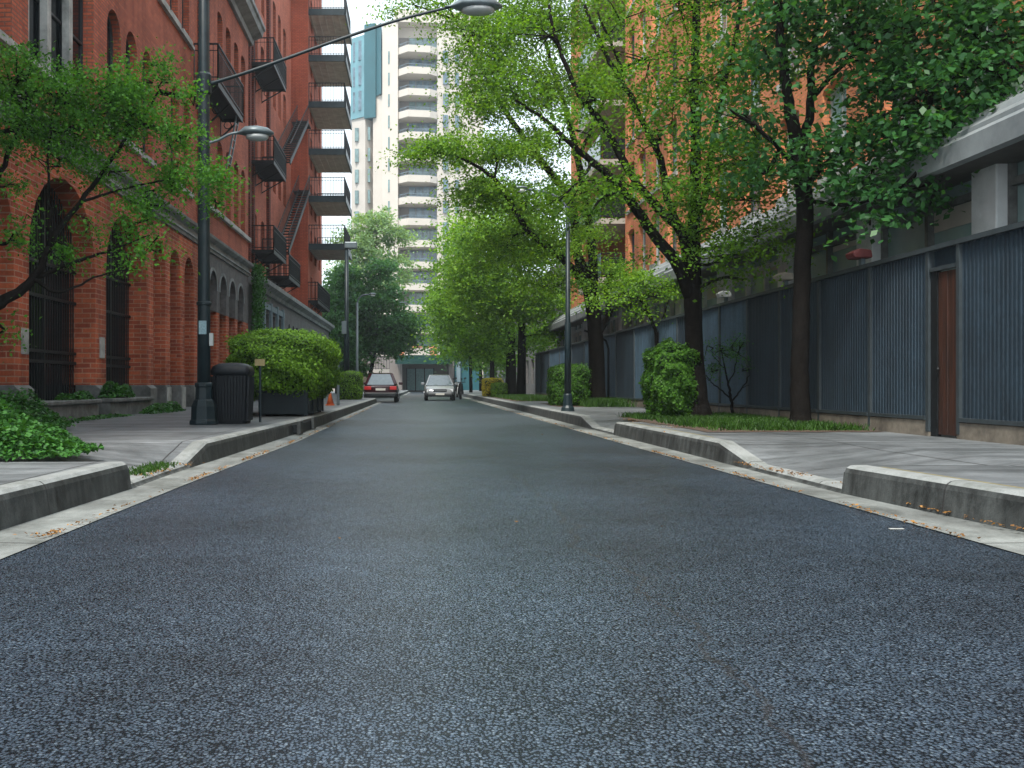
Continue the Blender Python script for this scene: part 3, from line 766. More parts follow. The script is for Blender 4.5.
for a, b in PA: window(b2, XF, a, b, .9, 4.1, .5, depth=.25, mull=0)
pc = MB(); pc.extr([(XF-.1,4.9),(XF+.12,4.9),(XF+.16,5.05),(XF+.4,5.2),(XF+.42,5.38),(XF-1.2,5.5),(XF-1.2,4.99)], 41.3, 75.8); pc.build('podium_cornice', M['cornice'], b2)
aw = MB(); aw.extr([(XF+.05,4.3),(XF+1.0,3.5),(XF+1.0,3.4),(XF+.05,4.2)], 64, 75); aw.build('awning', M['stucco'], b2)

# ================================================================== RIGHT: LOW WHITE BUILDING AND BRICK BLOCK
XR = 7.7; XU = 8.25
b3 = thing('shop_building', (XR, 30, .2), 'orange brick building with white columned lower storey and projecting canopy, behind the blue grey fence', 'building')
wl = MB(); wl.box(XR+.3, XR+7, 5, 55.8, .0, 4.6); wl.box(XR-.02, XR+.3, 5, 55.8, 0, 1.75); wl.build('lower_wall', M['white'], b3)
cols_y = [5.0+.0, 8.3, 11.2+2.0, 16.9, 20.7, 25.0, 29.2, 33.4, 37.6, 41.8, 46.0, 50.2, 54.6]
cols_y = [5.4, 9.45, 13.4, 17.0, 20.8, 25.1, 29.2, 33.4, 37.6, 41.8, 46.0, 50.2, 54.6]
cm = MB()
for y in cols_y: cm.box(XR-.14, XR+.28, y-.3, y+.3, 1.75, 3.86)
cm.each('column', M['white'], b3, bevel=.02)
for ya, yb in zip(cols_y[:-1], cols_y[1:]):
    a, b = ya+.3, yb-.3; nb = 3 if yb-ya > 4.1 else 2
    wd = MB(); wd.box(XR+.02, XR+.10, a, b, 3.5, 3.6); wd.box(XR+.02, XR+.10, a, b, 1.77, 1.86)
    for k in range(nb+1): y = a+(b-a)*k/nb; wd.box(XR+.01, XR+.11, max(a,y-.05), min(b,y+.05), 1.76, 3.86)
    wo = wd.build('window', M['stone_dark'] if ya < 20 else M['frame_white'], b3)
    MB().box(XR+.12, XR+.14, a, b, 1.76, 3.86).build('pane', M['glass_shop'], wo)
    bl = MB(); h_ = [3.35,3.2,3.42,3.1,3.3,3.4][int(ya) % 6]; bl.box(XR+.10+.004, XR+.118, a+.02, (a+b)/2 if int(ya)%2 else b-.02, h_, 3.5); bl.build('blind', M['blind'], wo)
cn = MB(); cn.extr([(XR+.4,3.86),(XR-.62,3.86),(XR-.70,3.74),(XR-.80,3.76),(XR-.82,4.02),(XR-.72,4.10),(XR-.72,4.16),(XR-.55,4.28),(XR-.5,4.38),(XR-.1,4.62),(XR-.02,4.74),(XU+.06,4.93),(XU+.06,4.5)], 5, 56)
cn.build('canopy', M['canopy'], b3)
sf = MB(); sf.box(XR-.60, XR+.25, 5.01, 55.9, 3.80, 3.857); sf.build('soffit', M['soffit'], b3)
ub = MB(); WR = [(a, a+1.15) for a in (8.6, 11.4, 14.3, 16.6, 19.3, 21.7, 24.2, 26.8, 29.4, 32.0, 34.3, 36.4, 38.3)]
UW = 38.3; rowsR = [(5.15,6.95),(7.75,9.55),(10.4,12.2),(13.0,14.8),(15.6,17.4)]
for i, (z0, zt) in enumerate(rowsR):
    wall_band(ub, XU, 5, 40, z0-.35 if i else 4.8, (rowsR[i+1][0]-.35) if i < 4 else 21, [(a,b,z0,zt,.12) for a,b in WR], .28, side=1)
ub.box(XU+.29, XU+8, 5.01, 39.99, 4.5, 20.9); ub.quad((XU,40,4.6),(XU+8,40,4.6),(XU+8,40,21),(XU,40,21)); ub.quad((XU,5,4.6),(XU,5,21),(XU+8,5,21),(XU+8,5,4.6))
ub.build('brick_wall', M['brick_orange'], b3)
for i, (z0, zt) in enumerate(rowsR):
    for k, (a, b) in enumerate(WR):
        window(b3, XU, a, b, z0, zt, .12, side=1, depth=.22, frame='frame_white' if k%3 else 'frame_dark', pane=('glass_sky','curtain','glass_blue')[(i+k)%3], mull=1, trans=1, sill='stone', sillw=.06)
rr = MB(); rr.extr([(XU-.5,20.9),(XU-.5,21.2),(XU+8,21.4),(XU+8,20.9)], 5, 40.3); rr.build('eaves', M['cornice'], b3)
# wing beyond with corner balconies
wb = MB(); wb.box(XU-.5, XU+8, 46.5, 51, 4.7, 20); wb.box(XU+.9, XU+8, 40.01, 46.5, 4.7, 20); wb.build('rear_wall', M['brick_orange'], b3)
for i in range(6):
    z = 5.3+i*2.42
    s = MB(); s.box(XU-.85, XU+.88, 40.9, 46.4, z-.22, z); so = s.build('balcony', M['balcony_under'], b3)
    gp = MB(); gp.box(XU-.85, XU-.80, 40.9, 46.4, z+.02, z+1.0); gp.build('glass_screen', M['glass_sky'], so)
    r_ = MB(); railing(r_, [(XU-.8,40.92),(XU+.85,40.92)], z, 1.0, .13, .016); r_.box(XU-.7, XU+.8, 41.0, 41.02, z+.05, z+.85); r_.build('railing', M['iron'], so)

# ================================================================== FENCE
XW = 6.6
fc = thing('metal_fence', (XW, 30, H), 'long blue grey corrugated metal fence with concrete footing along the right pavement', 'fence')
MB().extr([(XW-.03,.2),(XW-.03,.44),(XW+.12,.44),(XW+.12,.2)], 5, 12.22).build('footing', M['footing'], fc)
MB().extr([(XW-.03,.2),(XW-.03,.44),(XW+.12,.44),(XW+.12,.2)], 12.9, 56.4).build('footing', M['footing'], fc)
FT = 2.62
posts = [5.6, 7.3, 9.0, 12.21-.02, 12.93, 14.6, 16.45, 18.25, 20.05, 21.9, 23.7, 25.5, 27.9, 30.6, 33.4, 36.5, 39.8, 43.2, 46.8, 50.5, 54.2, 56.4]
posts[2] = 10.0
pitch_of = lambda a: .085 if a < 22 else .2
for i, (a, b) in enumerate(zip(posts[:-1], posts[1:])):
    if abs(a-12.19) < .01: continue
    p = MB(); pt = pitch_of(a); n = max(1, round((b-a-.08)/pt)); w_ = (b-a-.08)/n; y = a+.04; dp = .02 if a < 12.2 else (.010 if a < 14 else (.007 if a < 22 else .01))
    prof = []
    for k in range(n):
        prof += [(0, y+k*w_), (0, y+(k+.45)*w_), (dp, y+(k+.55)*w_), (dp, y+(k+.95)*w_)]
    prof.append((0, b-.04)) 
    for (d0, y0), (d1, y1) in zip(prof[:-1], prof[1:]):
        p.quad((XW+d0,y0,.5),(XW+d1,y1,.5),(XW+d1,y1,FT),(XW+d0,y0,FT))
    p.quad((XW+.06,a,.46),(XW+.06,b,.46),(XW+.06,b,FT),(XW+.06,a,FT))
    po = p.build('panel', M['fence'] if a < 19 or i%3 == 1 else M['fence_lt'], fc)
for y in posts: MB().box(XW-.035, XW+.05, y-.035, y+.035, .3, FT+.0).build('post', M['fencepost'], fc)
tr = MB()
tr.box(XW-.05, XW+.06, 5.5, 56.5, FT, FT+.06); tr.build('top_rail', M['fencepost'], fc)
for a, b in zip(posts[:-1], posts[1:]):
    if abs(a-12.19) < .01: continue
    MB().box(XW-.045, XW+.02, a+.04, b-.04, .45, .5).build('bottom_rail', M['fencepost'], fc)
dr = MB()
for k in range(4):
    y = 12.25+k*.118; dr.box(XW-.0+(.004 if k%2 else 0), XW+.04, y, y+.112, .27, 2.33)
do = dr.build('door', M['wood'], fc, bevel=.006)
MB().box(XW-.03, XW+.05, 12.235, 12.88, 2.35, 2.4).build('door_head', M['fencepost'], fc)
MB().box(XW-.004, XW+.05, 12.73, 12.89, .25, 2.345).build('gap_shade', M['iron'], fc)  # dark strip painted in for the shaded gap on the door's far side
hd = MB(); hd.lathe((XW-.02,12.68,1.1), [(.012,-.02),(.02,0),(.012,.02)], 8); hd.build('handle', M['iron'], do)
MB().quad((XW+.05,12.22,2.4),(XW+.05,12.9,2.4),(XW+.05,12.9,FT),(XW+.05,12.22,FT)).build('transom_panel', M['fence'], fc)
# small things fixed above the fence
for (u_, Yf, mt, nm, lb, cat, lx) in ((862, 14.9, 'red', 'security_lamp', 'small faded red hooded lamp on the fence top near the wooden door', 'lamp', .3), (786, 18.0, 'beige', 'security_lamp', 'small beige hooded lamp on the fence top behind the dark tree trunk', 'lamp', .3), (726, 21.5, 'white', 'utility_box', 'small white box on the fence top behind the forked tree', 'box', .2)):
    x = XW; t = thing(nm, (x, Yf, FT+.06), lb, cat)
    MB().extr([(x-.16,FT+.16),(x-.2,FT+.24),(x-.1,FT+.30),(x+.08,FT+.28),(x+.1,FT+.16)], Yf-lx/2, Yf+lx/2).build('hood', M[mt], t, bevel=.02)
    MB().box(x-.03, x+.03, Yf-.05, Yf+.05, FT+.06, FT+.16).build('bracket', M['lamp'], t)
ep = thing('gate_post', (5.9, 57, H), 'tall dark post standing at the far end of the blue grey fence', 'post')
MB().box(5.8, 6.1, 57, 57.3, .2, 3.6).box(5.76, 6.14, 56.96, 57.34, 3.6, 3.7).build('shaft', M['iron'], ep)
# drain pipes by the fence
for (x, y, zt, rise, lb) in ((6.25, 33.0, 2.1, .45, 'thin dark bent pipe post before the pale fence, right of the square hedge'),):
    t = thing('pipe_post', (x, y, H), lb, 'post')
    MB().tube([(x,y,.2),(x,y,zt),(x-.08,y,zt+.25),(x-.35,y,zt+.45),(x-.8,y,zt+.6)], .035, 8).build('pipe', M['iron'], t, smooth=True)

# ================================================================== TOWER AT THE END
YT = 140.0
tw = thing('tower_block', (2, YT, 0), 'tall cream apartment tower with a column of curved balconies and teal glazed corner', 'building')
def TX(u): return (u-419)*YT/F
body = MB()
body.prism([(TX(382),YT+1.0),(TX(398),YT-.5),(TX(398),YT+1.6),(TX(437),YT+1.6),(TX(437),YT),(TX(484),YT+1.5),(TX(484),YT+22),(TX(382),YT+22)], 0, 51.5)
body.prism([(TX(372),YT+3),(TX(382)-.01,YT+1.6),(TX(382)-.01,YT+22),(TX(372),YT+22)], 0, 48.2)
body.prism([(TX(394),YT+.2),(TX(398),YT-.8),(TX(440),YT-.2),(TX(486),YT+1.0),(TX(486),YT+20),(TX(394),YT+20)], 51.5, 53.2)
body.build('tower_wall', M['tower_lt'], tw)
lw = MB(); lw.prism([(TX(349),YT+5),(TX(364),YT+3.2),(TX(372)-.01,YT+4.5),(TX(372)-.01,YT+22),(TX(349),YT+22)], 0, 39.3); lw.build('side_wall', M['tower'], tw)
tl = MB(); tl.prism([(TX(349)-.1,YT+4.8),(TX(363),YT+3.0),(TX(363),YT+20),(TX(349)-.1,YT+20)], 39.3, 51.0); tl.build('glazed_corner', M['teal_lt'], tw)
td = MB(); td.prism([(TX(363)+.01,YT+2.9),(TX(375),YT+2.2),(TX(375),YT+20),(TX(363)+.01,YT+20)], 39.0, 52.4); td.prism([(TX(375)+.01,YT+2.4),(TX(381),YT+.9),(TX(381),YT+20),(TX(375)+.01,YT+20)], 42, 52.0); td.each('teal_cladding', M['teal'], tw)
FH = 3.0
for k in range(16):
    z = 2.4+FH*k+.6
    if k == 0: continue
    rc = MB()  # recessed loggia glazing
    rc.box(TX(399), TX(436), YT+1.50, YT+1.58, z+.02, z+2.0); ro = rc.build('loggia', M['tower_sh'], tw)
    gz = MB()
    for j in range(4): x = TX(409)+j*1.0; gz.box(x, x+.9, YT+1.44, YT+1.49, z+.1, z+1.9)
    gz.each('pane', M['glass_sky'] if k%3 else M['glass_blue'], ro)
    bp = MB(); bp.prism([(TX(397.5),YT-.2),(TX(408),YT-1.7),(TX(430),YT-1.2),(TX(437)-.02,YT-.3),(TX(437)-.02,YT+1.43),(TX(397.5)+.02,YT+1.43)], z-.95, z+.0)
    bo = bp.build('balcony', M['tower_lt'], tw)
    r_ = MB(); railing(r_, [(TX(398),YT-.1),(TX(408),YT-1.6),(TX(430),YT-1.1),(TX(436),YT-.2)], z, .45, .5, .02); r_.build('railing', M['glass_sky'], bo)
for k in range(15):
    z = 4+3*k
    for (ua, ub_, yy) in ((388,389.6,YT+.42),(443,448,YT+.1),(455,459,YT+.5)):
        f = MB(); f.box(TX(ua), TX(ub_), yy-.18, yy+.4, z, z+1.7); fo = f.build('window', M['glass_blue'] if ua < 400 else M['glass_sky'], tw)
for k in range(12):
    z = 3+3*k
    f = MB(); f.box(TX(353), TX(357), YT+3.9, YT+4.6, z, z+1.9); f.box(TX(366.5), TX(369), YT+3.4, YT+4.1, z, z+1.9); f.each('window', M['glass_blue'], tw)
for k in range(3):
    z = 40.3+k*3.6
    f = MB(); f.box(TX(351), TX(354.5), YT+4.2, YT+4.8, z, z+2.8); f.box(TX(357), TX(361), YT+3.35, YT+4.0, z, z+2.8); f.each('window', M['glass_sky'], tw)
brk = MB(); brk.box(TX(398), TX(437), YT-1.2, YT-.95, 4.3, 6.3); brk.build('brick_band', M['brick_orange'], tw)
# entrance building before the tower
en = thing('entrance_pavilion', (2, 126, 0), 'low dark entrance with green canopy and glass doors at the end of the street', 'building')
e = MB(); e.box(-2.6, -2.1, 126, 132, 0, 3.9); e.box(3.8, 4.4, 126, 132, 0, 3.9); e.box(-2.1, 3.8, 130, 132, 0, 3.9); e.box(-6.6,-2.61,127.5,132,0,4.6); e.each('wall', M['tower_sh'], en)
e = MB(); e.box(-2.9, 4.1, 124, 132.5, 3.9, 4.1); e.box(-2.95, 4.15, 123.9, 124.0, 3.5, 4.6); e.build('canopy', M['awn'], en)
e = MB(); e.box(-1.6, 1.9, 129.8, 129.95, .2, 3.0); e.build('glass_door', M['curtain'], en)
e = MB()
for x in (-1.65,-.5,.65,1.85): e.box(x, x+.12, 129.6, 129.79, .1, 3.1)
e.each('door_frame', M['iron'], en)
e = MB(); e.box(4.5, 7.6, 126, 132, 0, 5.2); e.build('teal_panel', M['teal'], en)
e = MB(); e.box(4.7, 5.2, 125.5, 125.9, 0, 5.6); e.build('pillar', M['stone_blue'], en)
wl = thing('boundary_wall', (-7, 108, 0), 'pale beige wall with iron fence behind the maroon car', 'wall')
MB().box(-9.5, -3.2, 108, 108.4, 0, 2.6).build('wall', M['tower'], wl)
r_ = MB(); railing(r_, [(-9.5,108.2),(-3.2,108.2)], 2.6, 1.3, .3, .03); r_.build('railing', M['iron'], wl)
# a plain dark block closing the far right side behind the street trees
fb_ = thing('far_building', (14, 100, 0), 'dim teal grey low building half hidden behind the far right trees', 'building')
fw_ = MB(); wall_band(fw_, 9.2, 62, 118, 0, 9, [(64+4*k,66+4*k,1,3,0) for k in range(13)], .3, side=1); fw_.box(9.5,16,62.01,118,0,9); fw_.quad((9.2,62,0),(16,62,0),(16,62,9),(9.2,62,9)); fw_.build('wall', M['stucco'], fb_)
for k in range(13): window(fb_, 9.2, 64+4*k, 66+4*k, 1, 3, 0, side=1, depth=.25, pane='glass_blue')

for (x0, x1, lb) in ((8.7, 34, 'long dim distant block closing the view behind the far right trees'), (-34, -10.2, 'dim distant block behind the dark trees on the far left')):
    t = thing('distant_building', ((x0+x1)/2, 150, 0), lb, 'building')
    MB().box(x0, x1, 150, 162, 0, 15).build('wall', M['stucco'], t)
    MB().box(x0-.2, x1+.2, 149.7, 162, 15, 15.6).build('roof', M['cornice'], t)
    for k in range(4):
        for j in range(int((x1-x0)/3.2)): MB().box(x0+1+j*3.2, x0+2.4+j*3.2, 149.93, 150.2, 1.2+k*3.5, 3.2+k*3.5).build('window', M['glass_blue'], t)
# ================================================================== STREET LAMPS
def lamp_head(t, p, L, w_, direc=1, name='lamp_head'):
    """cobra-head luminaire: flattened tapering shell with a lens under it"""
    x, y, z = p; prof = [(0,.035),(.12,.055),(.3,.5*w_),(.6,.5*w_*1.05),(.85,.42*w_),(1,.12*w_)]
    mb = MB(); n = 12; vs = []; fs = []
    for s, r in prof:
        for k in range(n):
            a = 2*math.pi*k/n; zz = math.sin(a)*r*(.62 if math.sin(a) > 0 else .25)
            vs.append((x+direc*s*L, y+math.cos(a)*r, z+zz+.02*math.sin(s*3)))
    for i in range(len(prof)-1):
        for k in range(n): fs.append((i*n+k, i*n+(k+1)%n, (i+1)*n+(k+1)%n, (i+1)*n+k))
    fs += [tuple(range(n)), tuple(range((len(prof)-1)*n, len(prof)*n))]
    mb.add(vs, fs); h = mb.build(name, M['lamp'], t, smooth=True)
    g = MB(); g.lathe((x+direc*L*.58, y, z-.10), [(.02,-.012),(.16,0),(.2,.03),(.2,.07)], 14, sx=L*.29/.2, sy=w_*.42/.2); g.build('lens', M['lampglass'], h, smooth=True)
t = thing('street_lamp', (-3.57, 16.6, H), 'tall dark cast street lamp with flared base and two arms, beside the litter bin', 'street lamp', 'street lamps')
px, py = -3.57, 16.6
MB().lathe((px,py,H), [(.24,0),(.24,.06),(.215,.09),(.21,.30),(.17,.40),(.145,.42),(.14,.62),(.155,.63),(.155,.68),(.125,.70)], 8, ph=R(22.5)).build('base', M['pole'], t, bevel=.008)
MB().lathe((px,py,H), [(.112,.66),(.105,2.0),(.095,4.5),(.085,7.9),(.02,8.0)], 16).build('pole', M['pole'], t, smooth=True)
MB().lathe((px,py,2.22), [(.11,0),(.125,.01),(.125,.05),(.11,.06)], 16).lathe((px,py,5.72), [(.1,0),(.125,.02),(.125,.32),(.1,.36)], 16).each('collar', M['pole'], t)
a1 = catmull([(px,py,4.90),(px+.22,py,4.96),(px+.42,py,5.06),(px+.62,py,5.1)], 5); MB().tube(a1, .024, 8).build('arm', M['lamp'], t, smooth=True)
lamp_head(t, (px+.5, py, 5.07), .66, .34)
a2 = catmull([(px,py,5.87),(px+.8,py,6.12),(px+2.2,py,6.62),(px+3.2,py,6.95),(px+4.1,py,7.18)], 6); MB().tube(a2, [.032-.008*i/len(a2) for i in range(len(a2))], 8).build('arm', M['pole'], t, smooth=True)
lamp_head(t, (px+4.0, py, 7.17), .95, .42)
MB().box(px-.06, px+.065, py-.122, py-.105, 1.74, 1.96).build('sticker', M['sticker'], t)
MB().box(px+.10, px+.16, py-.06, py+.02, 1.55, 1.76).build('small_plate', M['lampglass'], t)

t = thing('street_lamp', (3.75, 25.2, H), 'slim blue grey street lamp on the right pavement with thin curved arm under the leaves', 'street lamp', 'street lamps')
px, py = 3.75, 25.2
MB().lathe((px,py,H), [(.17,0),(.16,.08),(.12,.14),(.11,.4),(.095,.44)], 12).build('base', M['pole'], t)
MB().lathe((px,py,H), [(.085,.42),(.08,2.2),(.062,2.25),(.05,5.15)], 12).build('pole', M['pole'], t, smooth=True)
a1 = catmull([(px,py,5.3),(px-.15,py,5.55),(px-.5,py,5.75),(px-1.1,py,5.85)], 5); MB().tube(a1, .03, 8).build('arm', M['lamp'], t, smooth=True)
lamp_head(t, (px-1.0, py, 5.86), .3, .13, -1)

t = thing('street_lamp', (-3.4, 47, H), 'tall dark lamp post standing behind the small box hedge on the left pavement', 'street lamp', 'street lamps')
px, py = -3.4, 47
MB().lathe((px,py,H), [(.2,0),(.2,.5),(.14,.55)], 8).build('base', M['pole'], t)
MB().lathe((px,py,H), [(.13,.5),(.12,3.2),(.10,3.3),(.09,7.3)], 12).build('pole', M['pole'], t, smooth=True)
MB().box(px-.1, px+.5, py-.15, py+.15, 7.3, 7.62).build('lamp_head', M['lamp'], t, bevel=.05)
MB().box(px-.22, px+.0, py-.2, py-.08, 3.3, 3.9).build('signal_box', M['lamp'], t)
t = thing('street_lamp', (-3.4, 55, H), 'slim grey lamp post with short curved arm before the dark green trees', 'street lamp', 'street lamps')
px, py = -3.4, 55
MB().lathe((px,py,H), [(.1,0),(.085,.3),(.06,5.2)], 10).build('pole', M['lamp'], t, smooth=True)
a1 = catmull([(px,py,5.3),(px+.08,py,5.65),(px+.35,py,5.85),(px+.75,py,5.88)], 5); MB().tube(a1, .04, 6).build('arm', M['lamp'], t, smooth=True)
lamp_head(t, (px+.6, py, 5.88), .45, .24)

# ================================================================== LITTER BIN, SIGN POST, PLANTER, HEDGES
bx, by = -3.2, 17.2
t = thing('litter_bin', (bx, by, H), 'black ribbed litter bin with domed lid beside the lamp post', 'bin')
def rrect(cx, cy, hx, hy, r, n=5):
    P = []
    for sx, sy, a0 in ((1,1,0),(-1,1,90),(-1,-1,180),(1,-1,270)):
        for k in range(n+1):
            a = R(a0+90*k/n); P.append((cx+sx*(hx-r)+r*math.cos(a), cy+sy*(hy-r)+r*math.sin(a)))
    return P
def loft(mb, secs, mi=0):
    n = len(secs[0]); vs = [p for s in secs for p in s]
    fs = [(i*n+k, i*n+(k+1)%n, (i+1)*n+(k+1)%n, (i+1)*n+k) for i in range(len(secs)-1) for k in range(n)]
    fs += [tuple(range(n))[::-1], tuple(range((len(secs)-1)*n, len(secs)*n))]
    mb.add(vs, fs, mi)
s = MB(); loft(s, [[(x,y,z) for x,y in rrect(bx,by,h_,h_,.09)] for h_, z in ((.27,H),(.275,H+.05),(.30,H+.82))])
s.build('body', M['binmat'], t, smooth=False)
sl = MB()
for k in range(11):
    o = -.25+.05*k
    sl.bar((bx+o*.93, by-.285, H+.05),(bx+o*1.05, by-.315, H+.80), .022, .045)
    sl.bar((bx+.285, by+o*.93, H+.05),(bx+.312, by+o*1.05, H+.80), .03, .022)
    sl.bar((bx-.285, by+o*.93, H+.05),(bx-.312, by+o*1.05, H+.80), .03, .022)
sl.build('slat', M['binmat'], t)
s = MB(); loft(s, [[(x,y,z) for x,y in rrect(bx,by,h_,h_,.1)] for h_, z in ((.33,H+.82),(.335,H+.90),(.31,H+.97),(.22,H+1.02),(.1,H+1.035))]); s.build('lid', M['binmat'], t, smooth=True)
t = thing('sign_post', (-2.82, 17.75, H), 'thin short green post with small blank yellowish plate, between the bin and the big hedge', 'sign')
MB().tube([(-2.82,17.75,.2),(-2.82,17.75,1.35)], .022, 8).build('post', M['pole'], t)
MB().box(-2.91, -2.73, 17.71, 17.73, 1.24, 1.36).build('plate', M['yellowline'], t)
t = thing('planter_box', (-2.9, 22.6, H), 'dark green panelled planter box under the big clipped hedge', 'planter')
p = MB(); p.box(-3.35, -2.36, 20.9, 24.4, H+.04, H+.50); p.build('box', M['planter'], t, bevel=.015)
p = MB()
for y in (20.95, 22.05, 23.2, 24.28): p.box(-2.36, -2.32, y, y+.07, H+.02, H+.52)
for x in (-3.35, -2.40): p.box(x, x+.07, 20.86, 20.9, H+.02, H+.52)
p.box(-3.4, -2.31, 20.85, 24.45, H+.50, H+.55); p.build('trim', M['planter'], t)
p = MB()
for x in (-3.3,-2.45):
    for y in (21.0, 24.2): p.box(x, x+.08, y, y+.08, H-.01, H+.04)
p.each('foot', M['iron'], t)
hedge('large rounded clipped hedge growing out of the dark planter box', -4.15, -1.95, 20.4, 25.4, .62, 2.06, M['lf_hedge'], 46000, .068, 3.4, lump=.045)
# kerb inlet beneath the planter
t = thing('storm_drain', (-2.25, 19.0, .03), 'dark storm drain inlet set in the left kerb below the planter', 'drain')
MB().box(-2.36, -2.16, 17.9, 20.2, .03, .19).build('recess_shade', M['iron'], t)  # solid dark block; its colour stands in for the shade inside the inlet
MB().box(-2.14, -2.09, 19.9, 20.3, .02, .25).box(-2.16,-2.10,17.7,18.1,.02,.25).each('jamb', M['kerb'], t)
hedge('small square box hedge beside the lamp post on the left pavement', -3.65, -2.62, 44.8, 47.0, .22, 1.5, M['lf_hedge'], 9000, .06, 6, lump=.02)
t = thing('bollard', (-2.62, 32.4, H), 'pale grey slim post beside the orange cone on the left pavement', 'post')
MB().tube([(-2.62,32.4,.2),(-2.62,32.4,1.72)], .05, 10).build('shaft', M['lamp'], t)
MB().lathe((-2.62,32.4,1.7), [(.055,0),(.06,.03),(.03,.07)], 10).build('cap', M['lamp'], t)
t = thing('traffic_cone', (-2.86, 32.2, H), 'small faded orange cone on the left kerb by the pale post', 'cone')
MB().lathe((-2.86,32.2,H), [(.12,.03),(.035,.38),(.03,.4)], 16).build('cone', M['cone'], t, smooth=True)
MB().box(-3.0,-2.72,32.06,32.34,H,H+.03).build('base', M['cone'], t)
# right side hedges
hedge('tall leafy hedge leaning on the forked tree trunk', 4.40, 5.28, 18.6, 20.1, .24, 1.66, M['lf_hedge2'], 20000, .062, 2.9, lump=.09)
hedge('square hedge left of the second right tree, behind the slim lamp', 4.22, 5.35, 31.0, 33.4, .22, 1.52, M['lf_hedge2'], 14000, .065, 5, lump=.04)
hedge('golden leaved box hedge on the far right pavement, the taller of two', 3.75, 4.9, 58, 60, .22, 1.28, M['lf_gold'], 5000, .07, 6, lump=.03)
hedge('lime green low box hedge before the golden hedge on the far right', 3.95, 4.75, 53.5, 55.5, .22, 1.0, M['lf_hedge'], 5000, .07, 6, lump=.03)
hedge('low green hedge beyond the maroon car on the left', -4.5, -2.4, 92, 95, .1, 1.5, M['lf_hedge2'], 4000, .12, 5, lump=.05)

# planters in the arches
def weeds(name, label, x0, x1, y0, y1, z, h, n, mat, size=.06, cat='plants', kind=None, fall=.5):
    P = np.empty((n,3)); P[:,0] = rng.uniform(x0,x1,n); P[:,1] = rng.uniform(y0,y1,n)
    cx, cy = (x0+x1)/2, (y0+y1)/2
    dd = ((P[:,0]-cx)/((x1-x0)/2))**2+((P[:,1]-cy)/((y1-y0)/2))**2
    keep = dd < 1+rng.normal(size=n)*.12; P = P[keep]; dd = dd[keep]; n = len(P)
    env = np.clip(1-dd, .05, 1)**fall*(.75+.25*np.sin(P[:,0]*5)*np.cos(P[:,1]*4.3))
    P[:,2] = z+h*env*rng.uniform(.35,1.05,n)
    N = rng.normal(size=(n,3))*.5; N[:,2] += 1
    o = leaf_mesh(name, leaf_arrays(P, N, size*rng.uniform(.6,1.35,n), .8), mat, None, (cx,cy,z))
    tag(o, label, cat, kind=kind); return o
for (a, b, lb) in ((16.75,20.0,'low weathered stone planter wall under the first full arch'), (20.75,23.9,'low weathered stone planter wall under the second arch')):
    t = thing('stone_planter', (-6.55, (a+b)/2, H), lb, 'planter')
    MB().box(-6.72, -6.40, a, b, H-.02, .54).build('wall', M['stone_dark'], t, bevel=.02)
    MB().box(-6.74, -6.34, a-.04, b+.04, .54, .62).build('ledge', M['stone_dark'], t, bevel=.02)
weeds('planter_weeds', 'sparse green weeds on the first stone planter', -6.78, -6.38, 18.2, 20.1, .60, .22, 900, M['lf_ivy'], .07)
weeds('planter_weeds', 'bushy green weeds on the second stone planter', -6.8, -6.36, 20.8, 22.8, .60, .45, 1500, M['lf_ivy'], .08)
weeds('wall_weeds', 'green weeds at the foot of the second stone planter', -6.5, -5.9, 22.6, 26.0, .22, .32, 1800, M['lf_ivy'], .07)
weeds('wall_weeds', 'low weeds along the foot of the first stone planter', -6.4, -6.1, 17.6, 21.8, .22, .12, 900, M['lf_ivy'], .05)
weeds('ground_cover', 'thick leafy ground cover spilling onto the near left pavement', -6.4, -3.12, 8.15, 10.7, .24, .62, 34000, M['lf_ivy'], .052, 'ground cover', 'stuff', .7)
weeds('ground_cover', 'dark ivy bank below the near left arches', -6.9, -4.9, 9.6, 15.6, .24, .78, 20000, M['lf_ivy'], .06, 'ground cover', 'stuff', .5)

# tree beds with grass
def grass(label, x0, x1, y0, y1, n, h=.09, z=.247, mat='lf_grass', rag=.15, name='grass'):
    P = np.empty((n,3)); P[:,0] = rng.uniform(x0,x1,n); P[:,1] = rng.uniform(y0,y1,n)
    e = np.minimum(np.minimum(P[:,0]-x0, x1-P[:,0]), np.minimum(P[:,1]-y0, y1-P[:,1]))
    k = (e > rag*np.abs(rng.normal(size=n))*2)&(np.sin(P[:,0]*2.3+1)+np.cos(P[:,1]*1.9)+rng.normal(size=n)*.7 > -1.2)
    P = P[k]; n = len(P); P[:,2] = z+h*.35
    a = rng.uniform(0, 2*np.pi, n); hh = h*rng.uniform(.5,1.3,n); w_ = .008+.006*rng.random(n)
    d = np.stack([np.cos(a), np.sin(a), np.zeros(n)], 1); lean = rng.normal(size=(n,3))*.45; lean[:,2] = 1
    V = np.empty((n,4,3)); base = P.copy(); base[:,2] = z
    V[:,0] = base-d*w_[:,None]; V[:,1] = base+d*w_[:,None]; V[:,2] = base+lean*hh[:,None]+d*.002; V[:,3] = base+lean*hh[:,None]-d*.002
    o = leaf_mesh(name, V.reshape(-1,3), M[mat], None, ((x0+x1)/2,(y0+y1)/2,z)); tag(o, label, 'grass', kind='stuff')
def bed(pts, z=.249):
    # ragged outline
    out = []
    for (xa, ya), (xb, yb) in zip(pts, pts[1:]+pts[:1]):
        for k in range(8):
            t_ = k/8; out.append((xa+(xb-xa)*t_+random.uniform(-.05,.05), ya+(yb-ya)*t_+random.uniform(-.08,.08), z))
    tag(MB().poly(out).build('soil_bed', M['soil']), kind='structure')
